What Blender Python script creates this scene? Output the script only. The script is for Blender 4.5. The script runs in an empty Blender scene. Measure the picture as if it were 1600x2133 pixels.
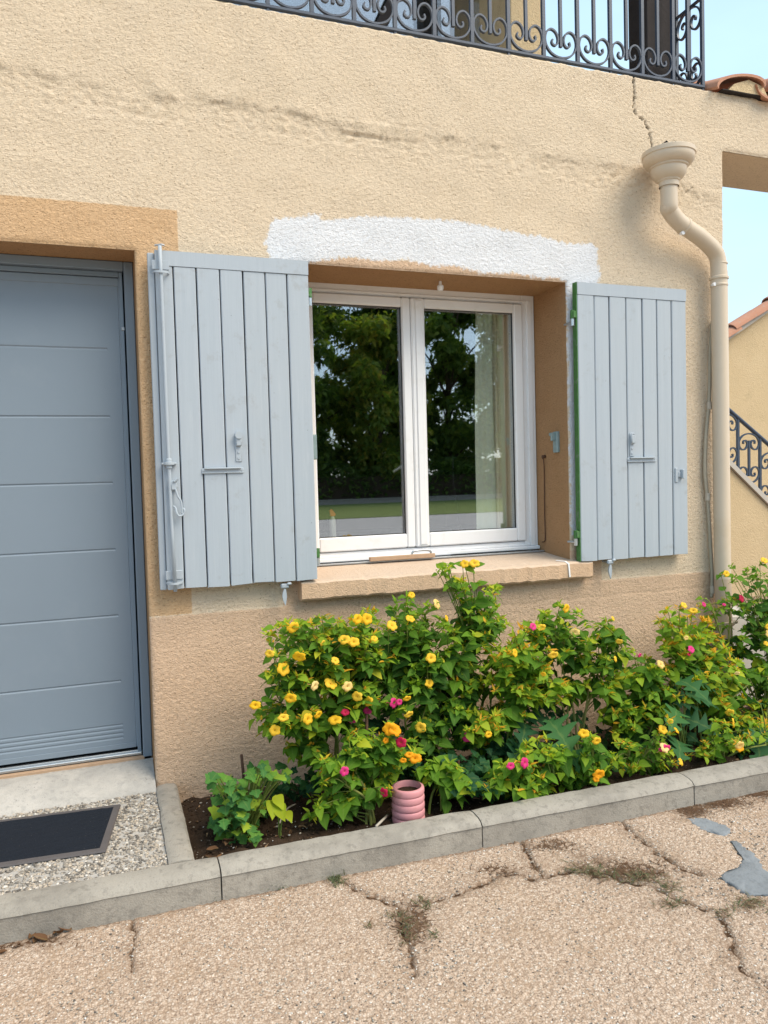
import bpy, bmesh, math, random
import numpy as np
from mathutils import Vector, Matrix
PI = math.pi
rad = math.radians
S = bpy.context.scene
COL = S.collection
random.seed(7)
rng = np.random.default_rng(11)

# ------------------------------------------------------------------ camera
YAW, PITCH, ROLL = rad(19.83535), rad(-2.49358), rad(-1.53673)
CAM = Vector((-.14784, -3.32734, 1.18983))
fw = Vector((math.sin(YAW)*math.cos(PITCH), math.cos(YAW)*math.cos(PITCH), math.sin(PITCH)))
r0 = Vector((math.cos(YAW), -math.sin(YAW), 0)); u0 = r0.cross(fw)
rt = r0*math.cos(ROLL) + u0*math.sin(ROLL); up = -r0*math.sin(ROLL) + u0*math.cos(ROLL)
cd = bpy.data.cameras.new('camera'); cam = bpy.data.objects.new('camera', cd); COL.objects.link(cam)
M = Matrix((rt, up, -fw)).transposed().to_4x4(); M.translation = CAM; cam.matrix_world = M
cd.sensor_fit = 'HORIZONTAL'; cd.sensor_width = 36; cd.lens = 36; cd.clip_start = .02; cd.clip_end = 900
S.camera = cam
S.render.resolution_x = 768; S.render.resolution_y = 1024

def at(u, v, y):            # the point of the place seen at (u, v) of the 1600 x 2133 photograph, at depth y
    d = fw + rt*((u-800)/1600) - up*((v-1066.5)/1600)
    return CAM + d*((y-CAM.y)/d.y)
def atz(u, v, z):
    d = fw + rt*((u-800)/1600) - up*((v-1066.5)/1600)
    return CAM + d*((z-CAM.z)/d.z)

# ------------------------------------------------------------------ sky and sun
SUN_EL, SUN_ROT = rad(52), rad(138)
w = bpy.data.worlds.new('World'); S.world = w; w.use_nodes = True
nt = w.node_tree; N = nt.nodes; L = nt.links
bg = N['Background']; bg.inputs['Strength'].default_value = .15
sky = N.new('ShaderNodeTexSky'); sky.sky_type = 'NISHITA'; sky.sun_disc = False
sky.sun_elevation = SUN_EL; sky.sun_rotation = SUN_ROT; sky.air_density = 1.0; sky.dust_density = 1.4; sky.ozone_density = 1.0
tc = N.new('ShaderNodeTexCoord'); mp = N.new('ShaderNodeMapping'); mp.inputs['Scale'].default_value = (1, 1, 2.5)
cn = N.new('ShaderNodeTexNoise'); cn.inputs['Scale'].default_value = 1.6; cn.inputs['Detail'].default_value = 6
cr = N.new('ShaderNodeValToRGB'); cr.color_ramp.elements[0].position = .3; cr.color_ramp.elements[1].position = .75
cr.color_ramp.elements[0].color = (.35, .35, .35, 1); cr.color_ramp.elements[1].color = (.8, .8, .8, 1)
mx = N.new('ShaderNodeMix'); mx.data_type = 'RGBA'; mx.inputs[7].default_value = (3.7, 5.2, 6.2, 1)
L.new(tc.outputs['Generated'], mp.inputs[0]); L.new(mp.outputs[0], cn.inputs['Vector']); L.new(cn.outputs['Fac'], cr.inputs[0])
L.new(cr.outputs[0], mx.inputs[0]); L.new(sky.outputs[0], mx.inputs[6]); L.new(mx.outputs[2], bg.inputs['Color'])
sd = bpy.data.lights.new('sun', 'SUN'); sun = bpy.data.objects.new('sun', sd); COL.objects.link(sun)
sd.energy = 2.5; sd.angle = rad(40); sd.color = (1, .87, .68)
sdir = Vector((math.sin(SUN_ROT)*math.cos(SUN_EL), math.cos(SUN_ROT)*math.cos(SUN_EL), math.sin(SUN_EL)))
sun.rotation_euler = sdir.to_track_quat('Z', 'Y').to_euler()
S.view_settings.view_transform = 'Standard'; S.view_settings.look = 'None'; S.view_settings.gamma = 1
S.view_settings.exposure = 0.7
S.render.engine = 'CYCLES'
S.cycles.max_bounces = 5; S.cycles.diffuse_bounces = 3; S.cycles.transparent_max_bounces = 16

# ------------------------------------------------------------------ material helpers
def lin(r, g, b):
    f = lambda c: (c/255/12.92) if c/255 <= .04045 else ((c/255+.055)/1.055)**2.4
    return (f(r), f(g), f(b), 1)
class NT:
    def __init__(s, name, rough=.8, spec=.3, metal=0):
        s.m = bpy.data.materials.new(name); s.m.use_nodes = True
        s.t = s.m.node_tree; s.b = s.t.nodes['Principled BSDF']
        s.b.inputs['Roughness'].default_value = rough; s.b.inputs['Metallic'].default_value = metal
        s.b.inputs['Specular IOR Level'].default_value = spec
    def n(s, kind, **kw):
        x = s.t.nodes.new('ShaderNode'+kind)
        for k, v in kw.items(): setattr(x, k, v)
        return x
    def link(s, a, b): s.t.links.new(a, b)
    def setin(s, node, i, v):
        if hasattr(v, 'is_linked') or isinstance(v, bpy.types.NodeSocket): s.link(v, node.inputs[i])
        else: node.inputs[i].default_value = v
    def coord(s, scale=None, kind='Object'):
        c = s.n('TexCoord').outputs[kind]
        if scale is None: return c
        m = s.n('Mapping'); m.inputs['Scale'].default_value = scale; s.link(c, m.inputs[0]); return m.outputs[0]
    def noise(s, scale, detail=3, rough=.5, dist=0, vec=None, out='Fac'):
        x = s.n('TexNoise'); x.inputs['Scale'].default_value = scale; x.inputs['Detail'].default_value = detail
        x.inputs['Roughness'].default_value = rough; x.inputs['Distortion'].default_value = dist
        s.link(vec if vec is not None else s.coord(), x.inputs['Vector']); return x.outputs[out]
    def voro(s, scale, vec=None, feature='F1', out='Distance', rnd=1):
        x = s.n('TexVoronoi', feature=feature); x.inputs['Scale'].default_value = scale; x.inputs['Randomness'].default_value = rnd
        s.link(vec if vec is not None else s.coord(), x.inputs['Vector']); return x.outputs[out]
    def math(s, op, a, b=0.0, c=0.0):
        x = s.n('Math', operation=op)
        for i, v in enumerate((a, b, c)): s.setin(x, i, v)
        return x.outputs[0]
    def rng(s, v, a, b, c=0., d=1.):
        x = s.n('MapRange'); x.interpolation_type = 'SMOOTHSTEP'
        for i, q in enumerate((v, a, b, c, d)): s.setin(x, i, q)
        return x.outputs[0]
    def mix(s, f, a, b, mode='MIX'):
        x = s.n('Mix', data_type='RGBA', blend_type=mode)
        s.setin(x, 0, f); s.setin(x, 6, a); s.setin(x, 7, b); return x.outputs[2]
    def attr(s, name, out='Fac'):
        x = s.n('Attribute'); x.attribute_name = name; return x.outputs[out]
    def ramp(s, f, stops):
        x = s.n('ValToRGB'); e = x.color_ramp.elements
        while len(e) < len(stops): e.new(.5)
        for q, (p, c) in zip(e, stops): q.position = p; q.color = c
        s.link(f, x.inputs[0]); return x.outputs[0]
    def col(s, c): s.setin(s.b, 'Base Color', c)
    def bump(s, h, dist=.003, strength=1):
        x = s.n('Bump'); x.inputs['Distance'].default_value = dist; x.inputs['Strength'].default_value = strength
        s.link(h, x.inputs['Height'])
        if s.b.inputs['Normal'].is_linked: s.link(s.b.inputs['Normal'].links[0].from_socket, x.inputs['Normal'])
        s.link(x.outputs[0], s.b.inputs['Normal'])

MAT = {}
def simple(name, c, rough=.7, spec=.3, var=.12, vscale=9, bump=0, bscale=60, metal=0, dirt=None):
    m = NT(name, rough, spec, metal)
    f = m.noise(vscale, 5, .6)
    c2 = tuple(min(1, x*(1+var)) for x in c[:3])+(1,); c1 = tuple(x*(1-var) for x in c[:3])+(1,)
    o = m.mix(f, c1, c2)
    if dirt:
        d = m.rng(m.noise(dirt[1], 6, .65), .52, .72); o = m.mix(m.math('MULTIPLY', d, dirt[2]), o, dirt[0])
    m.col(o)
    if bump: m.bump(m.noise(bscale, 4, .6), bump)
    MAT[name] = m.m; return m

# ------------------------------------------------------------------ mesh helpers
class MB:
    def __init__(s): s.v = []; s.f = []; s.mi = []
    def add(s, vs, fs, mi=0):
        o = len(s.v); s.v += [tuple(p) for p in vs]; s.f += [tuple(i+o for i in f) for f in fs]; s.mi += [mi]*len(fs); return s
    def box(s, x0, x1, y0, y1, z0, z1, b=0, mi=0):
        if b <= 0:
            vs = [(x, y, z) for z in (z0, z1) for y in (y0, y1) for x in (x0, x1)]
            return s.add(vs, [(0, 2, 3, 1), (4, 5, 7, 6), (0, 1, 5, 4), (2, 6, 7, 3), (0, 4, 6, 2), (1, 3, 7, 5)], mi)
        b = min(b, (x1-x0)*.49, (y1-y0)*.49, (z1-z0)*.49)
        bm = bmesh.new(); bmesh.ops.create_cube(bm, size=1)
        for q in bm.verts: q.co = Vector(((x0+x1)/2+q.co.x*(x1-x0), (y0+y1)/2+q.co.y*(y1-y0), (z0+z1)/2+q.co.z*(z1-z0)))
        bmesh.ops.bevel(bm, geom=bm.edges[:], offset=b, segments=1, affect='EDGES')
        bm.verts.index_update()
        s.add([q.co for q in bm.verts], [[q.index for q in f.verts] for f in bm.faces], mi); bm.free(); return s
    def tube(s, path, r, n=8, cap=True, mi=0):
        P = [Vector(p) for p in path]; k = len(P); rr = r if isinstance(r, (list, tuple)) else [r]*k
        ref = None; vs = []
        for i in range(k):
            t = (P[min(i+1, k-1)]-P[max(i-1, 0)]).normalized()
            if ref is None: ref = t.cross(Vector((0, 0, 1))) if abs(t.z) < .9 else t.cross(Vector((0, 1, 0)))
            ref = (ref - t*ref.dot(t)).normalized(); b = t.cross(ref)
            for j in range(n):
                a = 2*PI*j/n; vs.append(P[i]+(ref*math.cos(a)+b*math.sin(a))*rr[i])
        fs = [(i*n+j, i*n+(j+1) % n, (i+1)*n+(j+1) % n, (i+1)*n+j) for i in range(k-1) for j in range(n)]
        if cap: fs += [tuple(range(n))[::-1], tuple(range((k-1)*n, k*n))]
        return s.add(vs, fs, mi)
    def flat(s, path, nrm, w, t, mi=0):      # flat bar along a path: width w along nrm, thickness t
        P = [Vector(p) for p in path]; k = len(P); nrm = Vector(nrm); vs = []
        for i in range(k):
            tg = (P[min(i+1, k-1)]-P[max(i-1, 0)]).normalized(); q = tg.cross(nrm).normalized()
            for a, b in ((-1, -1), (1, -1), (1, 1), (-1, 1)): vs.append(P[i]+nrm*(a*w/2)+q*(b*t/2))
        fs = [(i*4+j, i*4+(j+1) % 4, (i+1)*4+(j+1) % 4, (i+1)*4+j) for i in range(k-1) for j in range(4)]
        fs += [(3, 2, 1, 0), tuple(range((k-1)*4, k*4))]
        return s.add(vs, fs, mi)
    def lathe(s, prof, c=(0, 0, 0), n=28, mi=0, a0=0, a1=2*PI):
        vs = []; k = len(prof); c = Vector(c)
        for r, z in prof:
            for j in range(n): a = 2*PI*j/n; vs.append(c+Vector((r*math.cos(a), r*math.sin(a), z)))
        fs = [(i*n+j, i*n+(j+1) % n, (i+1)*n+(j+1) % n, (i+1)*n+j) for i in range(k-1) for j in range(n)]
        return s.add(vs, fs, mi)
    def prism(s, pts, d, mi=0):              # polygon pts (3-D, planar) pushed along vector d
        n = len(pts); d = Vector(d); P = [Vector(p) for p in pts]
        vs = P+[p+d for p in P]
        fs = [tuple(range(n)), tuple(range(2*n-1, n-1, -1))]+[(i, n+i, n+(i+1) % n, (i+1) % n) for i in range(n)]
        return s.add(vs, fs, mi)
    def mesh(s, name, mats, smooth=False):
        me = bpy.data.meshes.new(name); me.from_pydata(s.v, [], s.f)
        for m in (mats if isinstance(mats, (list, tuple)) else [mats]): me.materials.append(MAT[m] if isinstance(m, str) else m)
        if any(s.mi): me.polygons.foreach_set('material_index', s.mi)
        bm = bmesh.new(); bm.from_mesh(me); bmesh.ops.recalc_face_normals(bm, faces=bm.faces); bm.to_mesh(me); bm.free()
        if smooth: me.shade_smooth() if smooth is True else me.set_sharp_from_angle(angle=rad(smooth)) if me.shade_smooth() is None else None
        return me
    def build(s, name, mats, parent=None, smooth=False):
        return ob(name, s.mesh(name, mats, smooth), parent)
def ob(name, me, parent=None):
    o = bpy.data.objects.new(name, me); COL.objects.link(o)
    if parent is not None: o.parent = parent
    return o
def tag(o, label=None, cat=None, group=None, kind=None):
    if label: o['label'] = label
    if cat: o['category'] = cat
    if group: o['group'] = group
    if kind: o['kind'] = kind
    return o
def empty(name, loc, label=None, cat=None, group=None, kind=None):
    o = bpy.data.objects.new(name, None); COL.objects.link(o); o.location = loc; o.empty_display_size = .1
    return tag(o, label, cat, group, kind)
def root(name, loc, *a, **k):
    # parts are written in world coordinates: the returned pair is (empty, parent setter)
    e = empty(name, loc, *a, **k)
    return e
def hang(o, parent):       # parent a world-space object under an empty that has a location
    o.parent = parent; o.matrix_parent_inverse = Matrix.Translation(-parent.location); return o
def catmull(P, n=6, closed=False):
    P = [Vector(p) for p in P]; out = []
    for i in range(len(P)-1):
        a = P[max(i-1, 0)]; b = P[i]; c = P[i+1]; d = P[min(i+2, len(P)-1)]
        for k in range(n):
            t = k/n; out.append(.5*((2*b)+(c-a)*t+(2*a-5*b+4*c-d)*t*t+(3*b-a-3*c+d)*t**3))
    out.append(P[-1]); return out
def fftnoise(nx, ny, dx, lo, hi, seed, aniso=(1, 1)):
    r = np.random.default_rng(seed); F = np.fft.fft2(r.standard_normal((ny, nx)))
    kx = np.fft.fftfreq(nx, dx)[None, :]*aniso[0]; ky = np.fft.fftfreq(ny, dx)[:, None]*aniso[1]
    k = np.sqrt(kx*kx+ky*ky)+1e-9; lam = 1/k
    G = np.exp(-((np.log(lam)-np.log(math.sqrt(lo*hi)))/(.5*np.log(hi/lo)+1e-6))**2)
    G[0, 0] = 0
    h = np.real(np.fft.ifft2(F*G)); return h/h.std()
def smst(x, a, b):
    t = np.clip((x-a)/(b-a), 0, 1); return t*t*(3-2*t)
def polysd(X, Z, poly):     # signed distance, positive inside
    d = np.full(X.shape, 1e9); ins = np.zeros(X.shape, bool); n = len(poly)
    for i in range(n):
        x1, z1 = poly[i]; x2, z2 = poly[(i+1) % n]
        ex, ez = x2-x1, z2-z1; t = np.clip(((X-x1)*ex+(Z-z1)*ez)/(ex*ex+ez*ez+1e-12), 0, 1)
        d = np.minimum(d, np.hypot(X-x1-t*ex, Z-z1-t*ez))
        c = ((z1 > Z) != (z2 > Z)) & (X < (x2-x1)*(Z-z1)/((z2-z1) if z2 != z1 else 1e-12)+x1); ins ^= c
    return np.where(ins, d, -d)
def polyd(X, Y, line):
    d = np.full(X.shape, 1e9)
    for (x1, y1), (x2, y2) in zip(line[:-1], line[1:]):
        ex, ey = x2-x1, y2-y1; t = np.clip(((X-x1)*ex+(Y-y1)*ey)/(ex*ex+ey*ey+1e-12), 0, 1)
        d = np.minimum(d, np.hypot(X-x1-t*ex, Y-y1-t*ey))
    return d
def np_mesh(name, V, F, mats, attrs=None, smooth=True):
    me = bpy.data.meshes.new(name); nf = len(F); k = F.shape[1]
    me.vertices.add(len(V)); me.vertices.foreach_set('co', np.asarray(V, np.float32).ravel())
    me.loops.add(nf*k); me.loops.foreach_set('vertex_index', np.asarray(F, np.int32).ravel())
    me.polygons.add(nf); me.polygons.foreach_set('loop_start', np.arange(0, nf*k, k, dtype=np.int32))
    try: me.polygons.foreach_set('loop_total', np.full(nf, k, dtype=np.int32))
    except Exception: pass
    me.update(calc_edges=True)
    for a, val in (attrs or {}).items():
        val = np.asarray(val, np.float32)
        if val.ndim == 1: q = me.attributes.new(a, 'FLOAT', 'POINT'); q.data.foreach_set('value', val)
        else: q = me.attributes.new(a, 'FLOAT_COLOR', 'POINT'); q.data.foreach_set('color', val.ravel())
    for m in (mats if isinstance(mats, (list, tuple)) else [mats]): me.materials.append(MAT[m])
    if smooth: me.shade_smooth()
    return me

# ------------------------------------------------------------------ materials
def mat_facade():
    m = NT('stucco_paint', .92, .15)
    big = m.noise(1.3, 3, .6); mid = m.noise(7, 3, .65)
    wob = m.math('MULTIPLY', m.math('SUBTRACT', m.noise(45, 2, .6), .5), .012)
    def zone(name, w=.0035, k=1.0):
        return m.rng(m.math('MULTIPLY_ADD', wob, k, m.attr(name)), -w, w)
    cream = m.mix(big, (.655, .528, .385, 1), (.735, .605, .455, 1))
    cream = m.mix(m.rng(mid, .4, .75), cream, (.695, .562, .41, 1))
    tan = m.mix(big, (.595, .415, .28, 1), (.675, .485, .34, 1))
    orange = m.mix(mid, (.58, .375, .205, 1), (.65, .44, .265, 1))
    rev = m.mix(mid, (.41, .235, .115, 1), (.49, .295, .155, 1))  # reveal brown, with the shade of the recess mixed into it
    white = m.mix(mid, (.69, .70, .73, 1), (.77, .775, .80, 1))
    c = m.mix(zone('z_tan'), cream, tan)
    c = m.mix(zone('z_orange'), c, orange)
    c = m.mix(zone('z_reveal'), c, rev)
    c = m.mix(zone('z_white', .009, 4.2), c, white)
    st = m.math('MULTIPLY', m.attr('stain'), m.rng(m.noise(22, 4, .7), .36, .66))
    c = m.mix(m.math('MULTIPLY', st, .34), c, (.36, .285, .19, 1))
    c = m.mix(m.attr('crack'), c, (.03, .026, .022, 1))
    # colour darkened in the hollows of the render, pin holes
    co = m.coord((1, 1, 1)); mp_ = m.n('Mapping'); mp_.inputs['Rotation'].default_value = (0, rad(38), 0); mp_.inputs['Scale'].default_value = (.55, 1, 1.35); m.link(co, mp_.inputs[0])
    sw = m.noise(135, 2, .6, 1.3, vec=mp_.outputs[0])
    sw2 = m.noise(72, 1, .5, .8)
    c = m.mix(m.math('MULTIPLY', m.rng(sw, .45, .29), .55), c, m.mix(.65, c, (.22, .15, .09, 1), 'MULTIPLY'))
    pit = m.math('MULTIPLY', m.rng(m.voro(66, co), .21, .11), m.rng(sw2, .42, .53))
    c = m.mix(m.math('MULTIPLY', pit, .75), c, m.mix(.8, c, (.22, .15, .09, 1), 'MULTIPLY'))
    c = m.mix(m.math('MULTIPLY', zone('z_white', .009, 4.2), .55), c, white)
    m.col(c)
    m.bump(m.math('ADD', m.math('MULTIPLY', sw, 1.0), m.math('MULTIPLY', sw2, .6)), .0058, 1.0)
    MAT['stucco'] = m.m
mat_facade()
def mat_wallplain():
    m = NT('plain_stucco', .92, .15)
    c = m.mix(m.noise(1.7, 5, .6), (.55, .415, .245, 1), (.66, .515, .325, 1))
    c = m.mix(m.math('MULTIPLY', m.rng(m.noise(5, 6, .7), .5, .75), .35), c, (.42, .33, .2, 1)); m.col(c)
    m.bump(m.noise(38, 5, .6, 1.6), .009, 1); MAT['plain_stucco'] = m.m
mat_wallplain()
def mat_shutter():
    m = NT('shutter_paint', .55, .35)
    g = m.coord((26, 26, 1.2)); gr = m.noise(1.6, 6, .65, vec=g)
    c = m.mix(gr, (.340, .388, .435, 1), (.425, .470, .515, 1))
    c = m.mix(m.math('MULTIPLY', m.rng(m.noise(4, 4, .65), .42, .75), .6), c, (.395, .432, .47, 1))
    sp = m.rng(m.voro(13), .035, .02); c = m.mix(m.math('MULTIPLY', sp, .7), c, (.12, .12, .12, 1))
    scr = m.rng(m.noise(2.2, 5, .75, vec=m.coord((60, 60, 3.0))), .70, .76)
    c = m.mix(m.math('MULTIPLY', scr, .55), c, (.25, .27, .29, 1)); c = m.mix(m.math('MULTIPLY', m.rng(m.noise(9, 5, .75), .57, .70), .5), c, (.31, .325, .335, 1)); c = m.mix(m.math('MULTIPLY', m.rng(m.noise(3.0, 4, .7, vec=m.coord((40, 40, 2.0))), .55, .72), .35), c, (.47, .50, .53, 1))
    oi = m.n('ObjectInfo').outputs['Random']
    c = m.mix(m.rng(oi, 0, 1, 0., .16), c, (.36, .42, .5, 1))
    m.col(c); m.bump(gr, .0012, .7); MAT['shutter'] = m.m
mat_shutter()
simple('door_paint', (.205, .255, .31, 1), .4, .45, .07, 1.6, .0002, 400, dirt=(lin(140, 150, 160), 7, .14))
simple('door_frame_paint', (.185, .235, .29, 1), .4, .5, .05, 3, .0002, 300)
simple('dark_gap', (.012, .012, .013, 1), .9, .1)
simple('white_pvc', (.83, .83, .84, 1), .3, .45, .02, 4, 0, 60, dirt=(lin(200, 195, 180), 14, .18))
simple('grey_metal', (.42, .44, .46, 1), .4, .5, .12, 20, .0003, 80, .6)
simple('steel', (.55, .58, .6, 1), .32, .5, .1, 30, .0003, 80, .85)
simple('green_paint', (.06, .17, .045, 1), .6, .3, .2, 40, .0006, 90, dirt=(lin(120, 130, 120), 30, .6))
simple('latch_teal', (.27, .36, .37, 1), .5, .5, .25, 50, .0004, 120, .3)
simple('iron', (.038, .056, .09, 1), .42, .5, .2, 30, .0005, 150)
simple('pipe_pvc', (.60, .50, .385, 1), .42, .4, .04, 3, 0, 60, dirt=(lin(190, 170, 140), 4, .35))
simple('pipe_low', (.50, .385, .285, 1), .6, .3, .06, 4, .0005, 200)
simple('cable', (.40, .36, .28, 1), .6, .3, .08, 12)
simple('wood_dark', (.030, .024, .024, 1), .75, .25, .35, 14, .0015, 50)
simple('wood_raw', (.43, .29, .19, 1), .75, .25, .2, 30, .0008, 120)
simple('black_plastic', (.012, .013, .015, 1), .45, .4, .1)
simple('pink_ceramic', (.60, .265, .28, 1), .5, .4, .1, 12, .0004, 60, dirt=(lin(150, 110, 95), 16, .4))
simple('orange_plastic', (.75, .17, .03, 1), .5, .4)
simple('pale_plastic', (.55, .58, .5, 1), .5, .4)
simple('stick', (.10, .055, .035, 1), .85, .2, .3, 40, .0008, 120)
simple('pale_stick', (.48, .43, .36, 1), .85, .2, .2, 40, .0008, 120)
simple('room_dark', (.05, .048, .045, 1), .9, .1)  # near black, standing for the dark of unlit rooms
simple('table_top', (.06, .055, .05, 1), .5, .3)
simple('stone_white', (.50, .46, .41, 1), .85, .2, .1, 6, .001, 60)
def mat_tile():
    m = NT('terracotta', .85, .2)
    c = m.mix(m.noise(6, 5, .7), (.42, .20, .13, 1), (.58, .33, .22, 1))
    c = m.mix(m.rng(m.noise(22, 5, .7), .55, .72), c, (.40, .36, .30, 1))
    oi = m.n('ObjectInfo').outputs['Random']; c = m.mix(m.math('MULTIPLY', oi, .4), c, (.36, .15, .10, 1))
    m.col(c); m.bump(m.noise(90, 4), .002); MAT['terracotta'] = m.m
mat_tile()
def mat_concrete(name, a, b, dark, ps=120):
    m = NT(name, .9, .15)
    c = m.mix(m.noise(5, 6, .65), a, b)
    c = m.mix(m.math('MULTIPLY', m.rng(m.noise(3.0, 4, .75), .42, .72), .65), c, dark); c = m.mix(m.math('MULTIPLY', m.rng(m.noise(38, 3, .7), .5, .68), .5), c, dark)
    oi = m.n('ObjectInfo').outputs['Random']; c = m.mix(m.rng(oi, 0, 1, 0, .2), c, dark)
    p = m.rng(m.voro(ps), .16, .08); p = m.math('MULTIPLY', p, m.rng(m.noise(9, 3), .5, .65))
    c = m.mix(m.math('MULTIPLY', p, .7), c, (.10, .09, .08, 1))
    c = m.mix(m.math('MULTIPLY', m.rng(m.noise(320, 2), .45, .75), .3), c, (.2, .19, .17, 1))
    m.col(c); m.bump(m.noise(150, 5, .65), .0025); m.bump(m.noise(28, 4), .004, .6); MAT[name] = m.m
mat_concrete('kerb_concrete', (.31, .283, .245, 1), (.44, .405, .35, 1), (.17, .155, .135, 1), 95)
mat_concrete('threshold_concrete', (.42, .395, .36, 1), (.56, .53, .49, 1), (.30, .29, .275, 1), 60)
mat_concrete('slate_mortar', (.20, .225, .25, 1), (.29, .305, .32, 1), (.15, .165, .18, 1), 110)
def mat_drive():
    m = NT('aggregate', .9, .15)
    v = m.n('TexVoronoi'); v.inputs['Scale'].default_value = 150; co = m.coord()
    wv = m.n('VectorMath', operation='MULTIPLY_ADD')
    m.link(m.noise(60, 2, out='Color'), wv.inputs[0]); wv.inputs[1].default_value = (.009, .009, .009); m.link(co, wv.inputs[2])
    m.link(wv.outputs[0], v.inputs['Vector'])
    sep = m.n('SeparateColor'); m.link(v.outputs['Color'], sep.inputs[0])
    base = m.mix(m.noise(1.4, 3, .6), (.45, .325, .235, 1), (.52, .395, .30, 1))
    base = m.mix(m.math('MULTIPLY', m.rng(m.noise(4.5, 3, .7), .5, .72), .4), base, (.46, .32, .215, 1))
    st = m.ramp(sep.outputs[0], [(0, (.13, .09, .065, 1)), (.3, (.42, .32, .245, 1)), (.62, (.54, .44, .355, 1)), (.90, (.62, .53, .44, 1)), (1, (.70, .66, .60, 1))])
    edge = m.rng(v.outputs['Distance'], .25, .55)
    c = m.mix(m.math('MULTIPLY_ADD', edge, -.62, .85), base, st)
    c = m.mix(m.math('MULTIPLY', m.rng(v.outputs['Distance'], .5, .75), .45), c, (.16, .10, .06, 1))
    big = m.n('TexVoronoi'); big.inputs['Scale'].default_value = 46; m.link(wv.outputs[0], big.inputs['Vector'])
    sb = m.n('SeparateColor'); m.link(big.outputs['Color'], sb.inputs[0])
    blk = m.math('MULTIPLY', m.rng(big.outputs['Distance'], .16, .1), m.math('GREATER_THAN', sb.outputs[1], .62))
    c = m.mix(m.math('MULTIPLY', m.rng(m.noise(170, 2, .6), .40, .27), .75), c, (.13, .085, .055, 1)); c = m.mix(m.math('MULTIPLY', m.rng(m.noise(9, 3, .7), .5, .7), .3), c, (.36, .25, .165, 1)); c = m.mix(m.math('MULTIPLY', blk, .8), c, (.045, .04, .036, 1))
    wht = m.math('MULTIPLY', m.rng(big.outputs['Distance'], .2, .13), m.math('GREATER_THAN', sb.outputs[2], .82))
    c = m.mix(m.math('MULTIPLY', wht, .8), c, (.72, .7, .66, 1))
    dirt = m.math('MULTIPLY', m.attr('dirt'), m.rng(m.noise(26, 6, .75), .28, .62))
    c = m.mix(dirt, c, m.mix(m.noise(90, 3), (.07, .042, .026, 1), (.20, .12, .07, 1)))
    cd_ = m.math('MULTIPLY_ADD', m.math('SUBTRACT', m.noise(150, 3, .7), .5), .012, m.attr('cd'))
    c = m.mix(m.rng(cd_, .0022, -.0012), c, m.mix(m.noise(60, 2), (.045, .026, .015, 1), (.13, .075, .042, 1)))
    m.col(c)
    hh = m.math('SUBTRACT', 1., v.outputs['Distance']); m.bump(hh, .0034, .8); m.bump(m.noise(300, 2), .0016)
    MAT['aggregate'] = m.m
mat_drive()
def mat_pebble():
    m = NT('pebble', .75, .25)
    c = m.ramp(m.attr('tone'), [(0, (.10, .09, .08, 1)), (.3, (.24, .215, .185, 1)), (.6, (.37, .33, .28, 1)), (.85, (.48, .40, .31, 1)), (1, (.66, .64, .60, 1))])
    m.col(m.mix(m.math('MULTIPLY', m.rng(m.noise(160, 3), .5, .7), .4), c, (.25, .21, .17, 1))); MAT['pebble'] = m.m
mat_pebble()
def mat_soil():
    m = NT('soil', .95, .1)
    c = m.mix(m.noise(30, 6, .7), (.030, .019, .013, 1), (.085, .055, .036, 1))
    v = m.rng(m.voro(75), .17, .1); c = m.mix(m.math('MULTIPLY', v, m.rng(m.noise(11, 2), .5, .62)), c, (.42, .36, .31, 1))
    m.col(c); m.bump(m.noise(60, 6, .7), .012); MAT['soil'] = m.m
mat_soil()
def mat_leaf(name, ramp, use_attr, rough=.5, trans=.25, edge=None):
    m = NT(name, rough+.18, .18)
    f = m.attr('tone') if use_attr else m.n('ObjectInfo').outputs['Color']
    if not use_attr:
        sp = m.n('SeparateColor'); m.link(f, sp.inputs[0]); f = sp.outputs[0]
    c = m.ramp(f, ramp)
    rib = m.attr('rib'); c = m.mix(m.math('MULTIPLY', m.rng(rib, .16, .0), .35), c, m.mix(.55, c, (.30, .36, .10, 1)))
    c = m.mix(m.math('MULTIPLY', m.rng(m.noise(70, 4, .6), .5, .75), .35), c, m.mix(.5, c, (.02, .045, .01, 1)))
    m.col(c)
    tr = m.n('BsdfTranslucent'); m.link(m.mix(1, c, (1.3, 1.5, .6, 1), 'MULTIPLY'), tr.inputs[0])
    ms = m.n('MixShader'); ms.inputs[0].default_value = trans
    m.link(m.b.outputs[0], ms.inputs[1]); m.link(tr.outputs[0], ms.inputs[2])
    m.link(ms.outputs[0], m.t.nodes['Material Output'].inputs[0])
    MAT[name] = m.m
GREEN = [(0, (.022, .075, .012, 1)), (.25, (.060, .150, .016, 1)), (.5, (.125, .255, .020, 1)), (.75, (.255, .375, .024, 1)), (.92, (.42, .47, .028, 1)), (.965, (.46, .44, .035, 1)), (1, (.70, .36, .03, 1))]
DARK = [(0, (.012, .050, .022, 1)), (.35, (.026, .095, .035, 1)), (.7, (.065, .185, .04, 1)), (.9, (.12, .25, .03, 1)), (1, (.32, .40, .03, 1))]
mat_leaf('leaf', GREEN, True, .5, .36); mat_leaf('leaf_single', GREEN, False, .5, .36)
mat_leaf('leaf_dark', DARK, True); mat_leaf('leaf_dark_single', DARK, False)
mat_leaf('tree_leaf', [(0, (.06, .11, .03, 1)), (.5, (.17, .25, .055, 1)), (.85, (.34, .36, .07, 1)), (1, (.48, .37, .07, 1))], True, .55, .5)
mat_leaf('grass', [(0, (.07, .10, .045, 1)), (.35, (.14, .16, .08, 1)), (.5, (.24, .18, .11, 1)), (1, (.14, .075, .045, 1))], True, .7, .2)
mat_leaf('debris', [(0, (.05, .028, .016, 1)), (.5, (.16, .08, .04, 1)), (1, (.36, .22, .12, 1))], True, .85, .05)
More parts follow.
